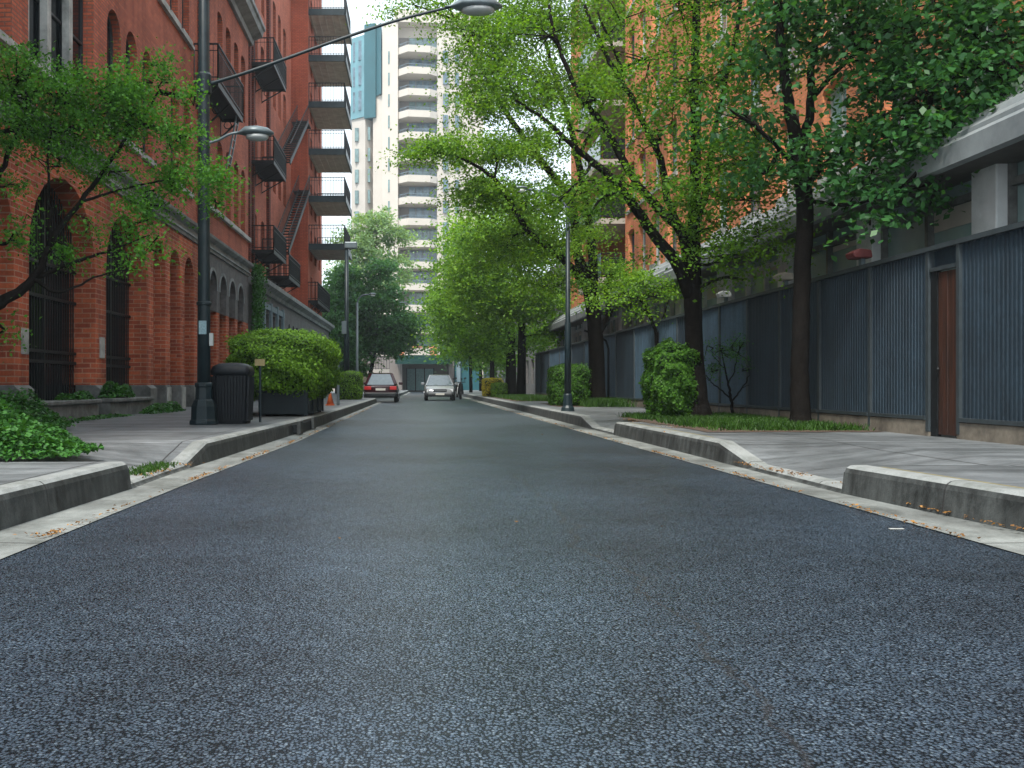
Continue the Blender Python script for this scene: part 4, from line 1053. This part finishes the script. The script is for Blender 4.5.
bed([(4.0,13.9),(6.5,13.9),(6.55,21),(4.0,20.5)]); bed([(4.2,30),(6.5,30),(6.5,36),(4.3,36)]); bed([(3.85,40),(6.5,40),(6.5,56),(3.9,56)])
grass('short dark grass in the bed under the two near right trees', 4.1, 6.55, 14.2, 21, 26000, .09)
grass('tufts of bright grass round the second right tree', 4.9, 6.5, 29.5, 36, 9000, .22)
grass('light green grass strip on the far right verge', 3.95, 6.5, 40, 56, 16000, .15)
grass('thin grass at the near left kerb crossing', -2.85, -2.5, 9.2, 10.6, 1200, .05, z=.05, rag=.05)
# fallen leaves along the gutters and in the beds
def litter(label, spots, size=.024):
    P = []
    for (xa, ya, za, xb, yb, zb2, sp, n) in spots:
        t_ = rng.random(n); q = np.stack([xa+(xb-xa)*t_, ya+(yb-ya)*t_, za+(zb2-za)*t_], 1); q[:,0] += rng.normal(size=n)*sp; q[:,2] += rng.random(n)*.012+.006
        q = q[(np.sin(q[:,1]*2.1)+np.sin(q[:,1]*5.3+1)+rng.normal(size=n)*.5) > .15]; P.append(q)
    P = np.concatenate(P); n = len(P); N = rng.normal(size=(n,3))*.35; N[:,2] += 1
    o = leaf_mesh('fallen_leaves', leaf_arrays(P, N, size*rng.uniform(.6,1.5,n), .7), M['lf_fall'], None, (0,0,0)); tag(o, label, 'leaves', kind='stuff')
litter('orange brown fallen leaves along the left gutter', [(-2.13,9,.01,-1.97,16,.01,.022,700),(-1.95,16,.01,-1.9,40,.01,.03,900),(-2.19,5.2,.008,-2.14,8.4,.008,.02,140),(-2.62,8.8,.05,-2.5,10.8,.05,.06,380),(-2.3,5.6,.015,-2.18,6.0,.012,.05,60)])
litter('orange brown fallen leaves along the right gutter', [(3.18,4,.01,3.12,14,.01,.02,800),(3.11,14,.01,3.06,40,.01,.03,900),(3.62,8.4,.05,3.5,11,.05,.05,600),(3.6,5.2,.03,3.55,8.2,.03,.02,200)])
litter('brown fallen leaves on the soil edge of the right tree bed', [(4.0,13.9,.23,6.5,13.95,.23,.1,900),(4.0,14.5,.23,4.05,20,.23,.1,600),(4,14.0,.23,5,14.2,.23,.5,300)])
litter('a few stray leaves scattered on the asphalt', [(-1.9,3,.006,2.9,9,.006,.9,9),(-1.0,9,.006,2,20,.006,1.2,10)], .03)
# white scrap on the road
tag(MB().box(2.93,3.02,6.22,6.245,.003,.006).build('paper_scrap', M['stone'], loc=(2.97,6.23,0)), 'tiny white strip of litter lying on the asphalt near the right kerb', 'litter')

# ================================================================== CARS
def car(label, cx, cy, L, W, Ht, paint, front, suv=True):
    """front=-1: nose towards the viewer (-y); front=+1: tail towards the viewer"""
    t = thing('parked_car' if front > 0 else 'car', (cx, cy, 0), label, 'car')
    d = front  # nose direction along y
    # body loft: stations along the length from tail (s=0) to nose (s=1): (s, half width, z bottom, z shoulder)
    def sec(s, hw, zb, zm, zs):
        y = cy+d*(s-.5)*L
        P = [(-hw*.86,zb),(-hw*.97,zb+.12),(-hw,zm),(-hw*.97,zs-.06),(-hw*.88,zs),(hw*.88,zs),(hw*.97,zs-.06),(hw,zm),(hw*.97,zb+.12),(hw*.86,zb)]
        return [(cx+x, y, z) for x, z in P]
    h = Ht; sh = h*.60
    st = [(0,.44*W,.42,.62,sh*.92),(.03,.47*W,.30,.62,sh-.03),(.12,.5*W,.26,.62,sh+.02),(.5,.5*W,.24,.6,sh),(.72,.5*W,.24,.6,sh-.03),(.86,.485*W,.24,.58,sh-.09),(.95,.45*W,.24,.55,sh-.17),(.985,.41*W,.26,.52,sh-.25),(1.0,.35*W,.30,.5,sh-.34)]
    b = MB(); loft(b, [sec(*s) for s in st]); bo = b.build('body', M[paint], t, smooth=True, bevel=.03)
    # greenhouse
    def gs(s, hw, z):
        return [(cx-hw, cy+d*(s-.5)*L, z), (cx+hw, cy+d*(s-.5)*L, z)]
    zt = h
    P = {'rb': gs(.04 if suv else .12,.43*W,sh), 'rt': gs(.17 if suv else .25,.30*W,zt-.05), 'ft': gs(.50,.31*W,zt-.03), 'fb': gs(.74,.44*W,sh-.02), 'mt': gs(.33,.32*W,zt)}
    g = MB(); v = lambda k, i: P[k][i]
    g.quad(v('rb',0),v('rb',1),v('rt',1),v('rt',0)); g.quad(v('fb',0),v('ft',0),v('ft',1),v('fb',1))
    for i in (0,1): g.poly([v('rb',i),v('rt',i),v('mt',i),v('ft',i),v('fb',i)])
    g.build('glasshouse', M['carglass'], t)
    r_ = MB(); o = .02
    r_.add([(*v('rt',0)[:2],zt-.05+o),(*v('rt',1)[:2],zt-.05+o),(*v('mt',1)[:2],zt+o),(*v('mt',0)[:2],zt+o),(*v('ft',1)[:2],zt-.03+o),(*v('ft',0)[:2],zt-.03+o),
            (*v('rt',0)[:2],zt-.09),(*v('rt',1)[:2],zt-.09),(*v('ft',1)[:2],zt-.06),(*v('ft',0)[:2],zt-.06)],
           [(0,1,2,3),(3,2,4,5),(0,6,7,1),(5,4,8,9),(0,3,5,9,6),(1,7,8,4,2)])
    for i in (0,1):
        for k1, k2, ww in (('rb','rt',.11),('fb','ft',.06)): r_.bar(v(k1,i), v(k2,i), ww, ww)
        sg = -1 if i == 0 else 1
        ym = cy+d*(.36-.5)*L; r_.bar((cx+sg*.432*W, ym, sh),(cx+sg*.315*W, ym, zt-.02), .08, .05)
    r_.build('roof', M[paint], t)
    # wheels with arches
    for sx in (-1,1):
        for s in (.17,.82):
            y = cy+d*(s-.5)*L; x0 = cx+sx*(W*.5-.20); x1 = cx+sx*(W*.5+.005)
            wv = MB(); rr_ = .34
            pr = [(x0,rr_*.9),(x0+sx*.03,rr_),(x1-sx*.03,rr_),(x1,rr_*.9),(x1,rr_*.62)]
            n = 20; vs = [(x, y+r*math.cos(2*math.pi*k/n), rr_+r*math.sin(2*math.pi*k/n)) for x, r in pr for k in range(n)]
            fs = [(i*n+k,i*n+(k+1)%n,(i+1)*n+(k+1)%n,(i+1)*n+k) for i in range(4) for k in range(n)]+[tuple(range(n)),tuple(range(4*n,5*n))]
            wv.add(vs, fs); wo = wv.build('wheel', M['rubber'], t)
            rm = MB()
            for k in range(5):
                a = 2*math.pi*k/5; rm.bar((x1+sx*.006,y,rr_),(x1+sx*.006,y+.21*math.cos(a),rr_+.21*math.sin(a)), .05, .03)
            rm.build('rim', M['rim'], wo)
            am = MB(); 
            vs = []; 
            for k in range(13):
                a = math.pi*k/12; 
                for r in (.36,.42): vs.append((cx+sx*(W*.5+.006), y+r*math.cos(a), rr_-.02+r*math.sin(a)))
            am.add(vs, [(2*k,2*k+1,2*k+3,2*k+2) for k in range(12)]); am.build('wheel_arch', M['paint_black'], t)
    yf = cy+d*.5*L; yr = cy-d*.5*L
    e = lambda y, off: y+off
    # rear
    for sx in (-1,1):
        m_ = MB(); xa, xb = sorted((cx+sx*.27*W, cx+sx*.47*W)); y0, y1 = sorted((yr-d*.02, yr+d*.10)); m_.box(xa, xb, y0, y1, sh-.26, sh-.08); m_.build('tail_light', M['tail'], t, bevel=.02)
        m_ = MB(); xa, xb = sorted((cx+sx*.25*W, cx+sx*.43*W)); y0, y1 = sorted((yf-d*.26, yf-d*.05))
        loft(m_, [[(xa,y0,sh-.43),(xb,y0,sh-.38),(xb,y0,sh-.22),(xa,y0,sh-.28)],[(xa,y1,sh-.43),(xb,y1,sh-.38),(xb,y1,sh-.22),(xa,y1,sh-.28)]]) ; m_.build('headlight', M['head'], t, bevel=.015)
        m_ = MB(); m_.box(*sorted((cx+sx*.5*W, cx+sx*(.5*W+.2))), cy+d*.17*L-.06, cy+d*.17*L+.06, sh-.0, sh+.15); m_.build('mirror', M[paint], t, bevel=.03)
    m_ = MB(); y0, y1 = sorted((yr-d*.06, yr+d*.25)); m_.box(cx-.47*W, cx+.47*W, y0, y1, .28, .52); y0, y1 = sorted((yf-d*.3, yf+d*.03)); m_.box(cx-.42*W, cx+.42*W, y0, y1, .24, .42); m_.each('bumper', M['paint_black'], t, bevel=.05)
    m_ = MB(); y0, y1 = sorted((yf-d*.08, yf+d*.012)); m_.box(cx-.22*W, cx+.22*W, y0, y1, .50, .66); m_.build('grille', M['paint_black'], t, bevel=.02)
    m_ = MB(); y0, y1 = sorted((yf, yf+d*.022))
    m_.box(cx-.2*W, cx+.2*W, y0, y1, .57, .595); m_.build('grille_bar', M['rim'], t)
    m_ = MB(); y0, y1 = sorted((yf+d*.03, yf+d*.045)); m_.box(cx-.25, cx+.25, y0, y1, .33, .43); y0, y1 = sorted((yr-d*.025, yr-d*.01)); m_.box(cx-.25, cx+.25, y0, y1, .62, .73); m_.each('number_plate', M['plate'], t)
    return t
car('dark maroon car parked by the left kerb, seen from behind', -1.98, 53.6, 4.4, 1.76, 1.52, 'paint_red', 1)
car('silver grey car coming down the middle of the road', 1.2, 59.2, 4.3, 1.76, 1.5, 'paint_grey', -1)

def scooter(x, y, label, body):
    t = thing('motor_scooter', (x, y, 0), label, 'scooter', 'scooters parked by the far right kerb')
    for yy in (y-.6, y+.6):
        w_ = MB(); w_.tube([(x-.05,yy,.24),(x+.05,yy,.24)], .24, 14); w_.build('wheel', M['rubber'], t)
    b = MB(); loft(b, [[(x-.16,y-.05,.3),(x+.16,y-.05,.3),(x+.14,y-.05,.42),(x-.14,y-.05,.42)],[(x-.2,y+.3,.3),(x+.2,y+.3,.3),(x+.15,y+.3,.75),(x-.15,y+.3,.75)],[(x-.12,y+.85,.5),(x+.12,y+.85,.5),(x+.1,y+.85,.8),(x-.1,y+.85,.8)]]); b.build('body', M[body], t, bevel=.03)
    MB().box(x-.14, x+.14, y+.1, y+.8, .78, .88).build('seat', M['rubber'], t, bevel=.04)
    s = MB(); loft(s, [[(x-.2,y-.45,.35),(x+.2,y-.45,.35),(x+.2,y-.4,.35),(x-.2,y-.4,.35)],[(x-.12,y-.5,1.0),(x+.12,y-.5,1.0),(x+.12,y-.42,1.0),(x-.12,y-.42,1.0)]]); s.build('front_shield', M[body], t)
    h_ = MB(); h_.bar((x-.32,y-.42,1.08),(x+.32,y-.42,1.08), .04); h_.bar((x,y-.62,.3),(x,y-.42,1.1), .06)
    for sx in (-1,1): h_.bar((x+sx*.25,y-.42,1.08),(x+sx*.3,y-.45,1.3), .02); h_.box(x+sx*.3-.06,x+sx*.3+.06,y-.47,y-.45,1.28,1.38)
    h_.build('handlebar', M['iron'], t)
scooter(2.65, 64, 'dark scooter, nearest of those parked by the far right kerb', 'paint_black')
scooter(2.75, 67.5, 'white scooter, middle of the three parked by the far right kerb', 'paint_white')
scooter(2.75, 72, 'dark scooter, farthest of the three parked by the right kerb', 'paint_black')

# ================================================================== TREES
# nearest right tree beside the fence (big dark leaves)
tree('dark trunked maple with big deep green leaves, nearest on the right beside the fence', (6.0,15.75), [
    [(801,432,15.75,.19),(800,405,15.75,.15),(800,350,15.75,.135),(802,280,15.75,.13),(805,210,15.8,.13),(798,150,15.8,.12),(790,110,15.7,.085),(783,60,15.6,.07),(779,10,15.5,.06),(770,-60,15.4,.045),(758,-120,15.4,.02)],
    [(799,155,15.8,.10),(808,120,15.9,.07),(813,60,16,.055),(822,0,16.1,.045),(835,-70,16.2,.03)],
    [(803,190,15.8,.05),(830,160,15.2,.04),(880,120,14.4,.03),(930,90,13.6,.02),(980,60,13.2,.01)],
    [(801,170,15.8,.045),(760,130,15.0,.03),(730,110,14.6,.015)],
    [(804,200,15.8,.04),(850,205,14.8,.025),(900,190,14,.012)],
    [(810,100,15.9,.04),(860,50,14.9,.03),(930,10,14,.02)],
  ], [(790,15,15.6,1.0,1.4,.55,26),(850,20,15,1.0,1.2,.6,32),(910,25,14.2,1.0,1.3,.6,36),(970,30,13.6,1.0,1.2,.6,36),(1030,20,13.2,.9,1.2,.6,28),
      (890,75,14.2,.9,1.2,.42,28),(950,80,13.6,.9,1.2,.45,32),(1000,100,13.2,.7,1.1,.35,18),(915,125,14,.8,1.0,.35,24),(865,140,14.6,.7,1,.25,14),(850,60,15,.6,.8,.3,8),
      (960,135,13.6,.55,.9,.22,9),(770,60,15.8,.7,1.1,.35,10),(745,120,15.4,.8,1.2,.35,14),(795,165,15.3,.6,1,.22,9),(900,190,14,.5,.7,.18,6),(870,225,14,.3,.5,.15,3),
      (840,195,14.8,.7,.9,.25,12),(760,175,15.4,.5,.8,.2,6),(930,205,13.8,.35,.5,.12,3),(1005,112,13,.7,.9,.22,14),(1030,85,12.8,.7,.9,.3,14),(980,140,13.4,.5,.7,.18,7),(870,180,14.5,.6,.8,.2,8),(820,160,15,.6,.8,.3,8),(925,160,13.9,.5,.7,.15,6),
      (800,-60,15.6,2.2,2,.8,40),(930,-60,14,2.2,2,.8,40)],
  M['lf_dark'], M['bark'], size=.12, per=50, dens=.88, group='trees along the right pavement')
# forked tree
tree('tall tree with trunk forking into long dark limbs, behind the leafy hedge', (5.25,18.9), [
    [(700,424,18.9,.34),(698,412,18.9,.25),(697,390,18.9,.19),(694,340,18.9,.165),(693,290,18.9,.165),(694,230,18.9,.12),(696,160,18.9,.10),(695,80,18.9,.085),(697,0,18.9,.07),(700,-80,18.9,.05)],
    [(692,300,18.9,.13),(676,262,18.7,.11),(655,236,18.5,.10),(630,200,18.2,.085),(605,172,18,.07),(575,148,17.8,.05),(545,120,17.6,.035),(515,100,17.4,.018)],
    [(690,280,18.9,.12),(683,235,18.8,.10),(663,213,18.8,.09),(633,178,18.8,.075),(607,130,18.8,.065),(580,95,18.8,.05),(560,50,18.8,.04),(548,5,18.8,.025)],
    [(684,240,18.8,.08),(668,200,19,.07),(660,160,19.1,.065),(640,115,19.2,.055),(622,82,19.3,.05),(600,42,19.4,.04),(585,5,19.5,.03)],
    [(695,225,18.9,.09),(704,195,18.7,.07),(715,135,18.4,.055),(728,70,18.2,.045),(740,10,18,.035),(748,-50,18,.02)],
    [(623,85,19.3,.035),(618,60,19.2,.03),(596,10,19.1,.02)],
  ], [(650,60,18.6,1.3,1.6,.7,22),(700,80,18.2,1.2,1.5,.8,30),(740,60,17.8,1.1,1.5,.8,34),(720,150,17.9,1.0,1.4,.6,30),(690,190,18.2,.9,1.2,.45,20),(745,200,17.8,.9,1.2,.4,22),(700,230,18.2,.9,1.2,.35,18),
      (750,160,17.8,.8,1.2,.5,20),(725,255,17.8,.9,1.1,.28,18),(760,235,17.6,.7,1,.25,10),(655,130,18.4,1.0,1.3,.5,16),(640,190,18.0,1.0,1.3,.32,12),(590,95,18.3,1.0,1.3,.4,12),(560,140,17.9,.9,1.1,.35,14),
      (600,190,18,1.1,1.2,.32,18),(560,200,17.8,.7,1,.22,6),(620,20,19,1.4,1.5,.5,14),(680,10,18.6,1.6,1.8,.7,26),(740,0,18,1.6,1.8,.8,30),(540,40,18.4,1.4,1.5,.6,18),(510,90,17.6,.9,1,.4,14),(590,215,18,.6,.8,.2,5),(745,280,18,.5,.8,.15,5),
      (650,255,18.4,.5,.7,.15,3),(690,-70,18.8,3.2,2.5,.9,60)],
  M['lf_mid'], M['bark'], size=.078, per=82, dens=.9, group='trees along the right pavement')
# second right tree: yellow green
tree('yellow green tree with arching limbs over the road, behind the slim blue grey lamp', (5.75,32.4), [
    [(598,408,32.4,.40),(597,395,32.4,.30),(596,340,32.4,.25),(590,288,32.4,.24),(578,255,32.2,.16),(572,205,32,.14),(556,180,31.8,.12),(533,150,31.5,.10),(505,110,31,.08),(478,60,30.5,.05),(455,20,30,.03)],
    [(592,300,32.4,.2),(593,260,32.6,.15),(588,215,32.6,.13),(578,160,32.6,.11),(566,110,32.6,.09),(550,60,32.6,.06),(540,10,32.6,.04)],
    [(588,290,32.3,.14),(570,266,31.6,.12),(545,245,30.8,.10),(527,230,30.2,.09),(512,206,29.6,.08),(497,182,29,.065),(475,165,28.6,.045),(450,155,28.2,.03),(425,152,28,.015)],
    [(598,335,32.4,.12),(609,312,32.6,.10),(606,290,32.7,.08),(618,270,32.8,.05),(630,262,33,.02)],
    [(578,160,32.6,.07),(600,110,33,.05),(625,60,33.4,.03)],
  ], [(478,34,30,1.35,1.8,.8,36),(520,20,31,1.8,2,.9,52),(570,20,32,1.8,2,.9,40),(500,75,30.5,1.5,1.8,.8,46),(545,90,31.5,1.6,2,.9,46),(480,110,30,.9,1.5,.6,24),(590,90,32.6,1.5,2,.8,30),
      (440,4,29.5,1.0,1.3,.16,7),(412,4,29,.9,1,.12,5),(430,150,28.2,.8,1,.22,12),(460,150,28.6,.9,1.2,.35,18),(495,155,29.6,1.0,1.4,.5,24),(530,150,31,1.2,1.5,.6,30),(480,195,29.4,1.0,1.3,.5,24),(520,205,30.4,1.2,1.4,.6,30),
      (560,200,32,1.1,1.5,.6,24),(550,245,31.5,1.3,1.5,.6,30),(505,245,30.4,1.1,1.3,.5,20),(585,235,32.4,.8,1.2,.35,12),(610,275,32.2,1.1,1.2,.35,14),(635,280,31.4,.9,1.0,.22,10),(560,285,31.6,1.2,1.3,.35,16),(420,160,28,.5,.6,.15,4),
      (500,-40,30.5,3.4,2.5,.9,60),(590,-40,32,3,2.5,.9,40)],
  M['lf_yel'], M['bark'], size=.095, per=112, dens=1.35, group='trees along the right pavement', spray=.75)
# small tree by the fence between the big trunks
tree('small spreading young tree against the pale fence left of the forked tree', (6.15,27.5), [
    [(655,410,27.5,.07),(655,370,27.5,.055),(657,340,27.5,.05),(650,318,27.4,.04),(640,300,27.2,.03),(625,292,27,.02)],
    [(657,342,27.5,.04),(663,318,27.6,.03),(668,300,27.6,.02)], [(653,325,27.4,.03),(648,305,27.4,.02),(646,290,27.2,.01)]
  ], [(620,296,27,.9,.8,.26,12),(645,285,27.2,.9,.8,.28,14),(672,290,27.4,.6,.7,.22,7),(605,303,26.8,.5,.6,.15,4),(635,315,27,.6,.6,.14,4)],
  M['lf_yel'], M['bark'], size=.09, per=60, dens=1.0, name='young_tree')
# thin sapling in the bed
tree('thin sparse sapling with fine twigs beside the forked tree trunk', (6.2,20.0), [
    [(733,419,20,.035),(731,400,20,.028),(728,385,20,.022),(724,365,20,.014),(720,345,20,.006)],
    [(731,402,20,.018),(742,388,20,.014),(750,372,20,.01),(753,350,20,.004)],[(730,398,20,.016),(715,385,20,.012),(706,378,20,.005)],[(728,385,20,.014),(736,365,20,.01),(740,340,20,.004)],[(724,368,20,.01),(712,355,20,.005)],[(742,388,20,.01),(751,384,20,.004)]
  ], [(720,350,20,.45,.4,.25,9),(740,348,20,.4,.4,.28,9),(712,372,20,.3,.3,.25,5),(748,370,20,.25,.3,.25,5)],
  M['lf_ivy'], M['bark'], size=.04, per=40, dens=1.8, name='sapling', spray=.22)
# trees further along on the right
tree('dark twin trunk tree at the far end of the fence, by the golden hedges', (5.75,55.5), [
    [(521,398,55.5,.28),(521,370,55.5,.22),(522,330,55.5,.20),(521,290,55.5,.17),(516,250,55,.12),(505,215,54,.06)],
    [(522,300,55.5,.12),(532,260,55.5,.09),(545,230,55,.05)],[(522,330,55.5,.1),(508,300,54.5,.07),(495,280,53.5,.03)]
  ], [(520,290,53,2.6,2.2,1.2,40),(545,310,54,2.2,2.2,1,36),(495,260,52.5,2.2,2.4,1.2,36),(500,310,53,1.9,2,.9,30),(540,255,54,2.3,2.3,1.3,36),(470,285,52,1.6,1.8,1.2,26),(560,335,54,1.4,1.6,.7,14),(515,225,52,2.4,2,1.1,36),(475,235,51.5,1.5,1.8,1.0,20)],
  M['lf_yel'], M['bark'], size=.17, per=85, dens=1.5, group='trees along the right pavement', spray=1.1)
tree('broad dark trunk tree just behind the golden hedges', (5.6,60), [
    [(511,397,60,.36),(511,360,60,.30),(509,320,60,.27),(502,280,60,.15),(490,250,60,.08)],[(510,330,60,.15),(520,300,60,.1),(530,270,60,.05)]
  ], [(480,300,59,2.2,2.4,1.4,34),(462,265,58,1.8,2,1.5,30),(500,335,60,2.0,2,1.0,26),(455,310,58,1.4,2,1.2,22),(480,345,60,1.7,2,.9,20),(530,340,60,1.7,2,.9,20),(490,200,60,2.6,2.4,1.4,30)],
  M['lf_mid'], M['bark'], size=.21, per=62, dens=1.5, group='trees along the right pavement', spray=1.1)
tree('slender straight tree standing behind the golden hedges', (5.5,74), [
    [(492,394,74,.2),(492,360,74,.17),(491,310,74,.15),(486,270,74,.08)]
  ], [(475,330,73,2.0,2.2,1.6,26),(460,290,72,2.2,2.4,2,34),(490,290,74,2.4,2.4,2,30),(450,335,72,1.2,1.6,1.2,16),(470,240,72,2.6,2.4,2,34),(447,310,70,1.0,1.2,1.2,12)],
  M['lf_yel'], M['bark'], size=.27, per=60, dens=1.5, group='trees along the right pavement', spray=1.3)
tree('far slim tree beside the parked scooters', (4.6,88), [
    [(471,393,88,.16),(470,350,88,.13),(467,310,88,.1)],[(470,350,88,.09),(478,320,88,.05)]
  ], [(460,330,86,2.4,2.4,1.8,30),(475,350,88,2.4,2.4,1.6,26),(452,300,86,1.8,2,2,22),(500,360,88,2.4,2.4,1.2,22)],
  M['lf_mid'], M['bark'], size=.32, per=55, dens=1.5, group='trees along the right pavement', spray=1.4)
tree('far bluish tree behind the scooters, deepest of the right row', (6.5,104), [
    [(481,391,104,.2),(480,350,104,.16),(478,310,104,.1)]
  ], [(470,350,102,3.2,2.6,2,34),(495,340,104,3.4,2.6,2.4,34),(520,350,104,3.4,2.6,2,30),(455,345,102,1.8,2,1.6,16),(545,345,104,3,2.6,2.4,24),(535,375,104,3,2.6,1.0,16)],
  M['lf_far'], M['bark'], size=.36, per=55, dens=1.5, group='trees along the right pavement', spray=1.6)
# left far trees
tree('dense dark green tree left of the street beyond the lamp posts', (-4.2,80), [
    [(368,394,80,.22),(370,375,80,.18),(375,350,80,.15),(378,320,80,.1),(380,295,80,.05)],[(373,360,80,.12),(360,330,80,.08),(352,305,80,.05)]
  ], [(375,300,80,2.4,2.2,1.6,36),(395,325,80,1.9,2,1.3,28),(352,310,80,2.2,2.2,1.6,32),(340,340,80,2,2.2,1.6,26),(372,335,80,2.6,2.2,1.3,36),(395,345,80,1.6,1.8,.9,18),(345,280,80,1.8,2,1.6,24),(380,270,80,1.4,1.6,.9,12),(350,365,80,1.8,2,1.2,18),(335,310,80,1.6,2,1.6,20),(408,335,80,.8,1,.7,6)],
  M['lf_far'], M['bark'], size=.27, per=80, dens=1.9, spray=1.0, group='trees beyond the left buildings')
tree('tall airy pale green tree rising before the cream tower', (-5.4,98), [
    [(365,392,98,.25),(366,350,98,.2),(369,300,98,.16),(374,260,98,.1),(378,225,98,.05)],[(369,300,98,.1),(385,270,98,.08),(395,255,98,.04)],[(368,310,98,.1),(358,270,98,.06)]
  ], [(378,222,98,2.6,2.2,1.4,22),(355,240,98,2.4,2.2,1.8,24),(395,238,98,1.8,2,1.0,14),(372,255,98,2.6,2.2,1.4,20),(350,270,98,1.8,2,1.6,16),(398,265,98,1.6,1.8,.8,8),(385,280,98,1.6,2,1.2,8),(345,300,98,2,2,2,16),(405,280,98,1,1,.6,4)],
  M['lf_pale'], M['bark_lt'], size=.3, per=70, dens=1.6, spray=1.1, group='trees beyond the left buildings')
tree('dark leafy tree close to the end of the podium behind the left lamp posts', (-6.4,78), [
    [(338,394,78,.25),(337,350,78,.2),(336,310,78,.1)]
  ], [(335,330,78,1.8,2,2,30),(330,350,78,1.8,2,1.6,26),(345,355,78,1.6,2,1.4,24),(335,375,78,1.6,2,.8,14)],
  M['lf_far'], M['bark'], size=.27, per=80, dens=1.8, spray=1.0, group='trees beyond the left buildings')
# near left tree: trunk just outside the frame
tree('leaning tree with fresh green layered foliage before the brick arches, nearest on the left', (-6.15,12.4), [
    [(-76,440,12.4,.15),(-70,400,12.5,.12),(-55,350,12.8,.10),(-25,318,13,.085),(0,303,13.2,.075),(34,279,13.5,.06),(52,240,13.6,.045),(80,202,13.8,.035),(113,157,14,.028),(148,110,14.1,.018),(165,75,14.2,.008)],
    [(-60,360,12.8,.08),(-40,280,13,.06),(-10,200,13.2,.045),(10,150,13.3,.03),(30,110,13.4,.015)],
    [(36,278,13.5,.035),(75,262,13.7,.025),(110,250,13.9,.015),(150,235,14,.008)],
    [(50,245,13.6,.03),(49,200,13.5,.022),(48,150,13.4,.014),(55,100,13.4,.008)],
    [(80,202,13.8,.022),(120,190,13.9,.016),(165,180,14,.012),(210,175,14.1,.006)],
    [(34,279,13.5,.03),(60,292,13.3,.02),(100,275,13.5,.012),(140,268,13.7,.006)],
  ], [(20,80,13.4,.7,.8,.35,18),(60,100,13.5,.7,.8,.35,22),(100,95,13.8,.6,.8,.32,20),(140,85,14,.5,.7,.30,15),(160,65,14.1,.25,.4,.16,5),(130,125,14,.6,.8,.28,19),(80,130,13.7,.7,.8,.26,20),(25,130,13.4,.7,.8,.24,16),
      (180,135,14,.35,.5,.16,8),(195,95,14.1,.16,.3,.1,3),(175,175,14,.5,.6,.16,12),(215,180,14.1,.30,.4,.15,9),(215,200,14.1,.2,.3,.1,4),(60,160,13.6,.7,.8,.16,8),(110,172,13.8,.6,.7,.14,8),(12,190,13.4,.3,.5,.12,3),(150,205,14,.45,.5,.14,8),
      (40,225,13.6,.4,.5,.12,2),(88,225,13.7,.3,.5,.12,3),(132,225,13.9,.4,.4,.12,5),(60,255,13.6,.3,.4,.10,3),(160,250,14,.25,.3,.10,3),(125,262,13.8,.2,.3,.06,2),(10,240,13.3,.25,.4,.12,3),(5,330,13.0,.15,.3,.08,2),(15,60,13.3,.5,.6,.2,6),(-30,120,13.2,.8,.8,.5,14)],
  M['lf_left'], M['bark'], size=.054, per=115, dens=1.2, name='leaning_tree', spray=.3, thick=.38, nr=1.1)
# ivy hanging on the podium corner
n = 2600; P = np.stack([XF+.1+np.abs(rng.normal(size=n))*.16, 39.9+rng.random(n)*1.8, 2.6+rng.random(n)**.8*3.2], 1); N = rng.normal(size=(n,3)); N[:,0] += 1
tag(leaf_mesh('climbing_ivy', leaf_arrays(P, N, .11*rng.uniform(.6,1.3,n), .8), M['lf_ivy'], None, (XF,40.5,.2)), 'climbing ivy hanging down the grey podium corner', 'ivy')

# ================================================================== HAZE
hz = MB(); hz.box(-72, 72, -15, 190, -1.0, 56)
hm = bpy.data.materials.new('haze'); hm.use_nodes = True; hn = hm.node_tree.nodes; hn.remove(hn['Principled BSDF'])
pv = hn.new('ShaderNodeVolumePrincipled'); pv.inputs['Color'].default_value = (.85,.95,1,1); pv.inputs['Density'].default_value = .0006; pv.inputs['Anisotropy'].default_value = .3
hm.node_tree.links.new(pv.outputs[0], hn['Material Output'].inputs['Volume'])
tag(hz.build('haze', hm), kind='stuff')
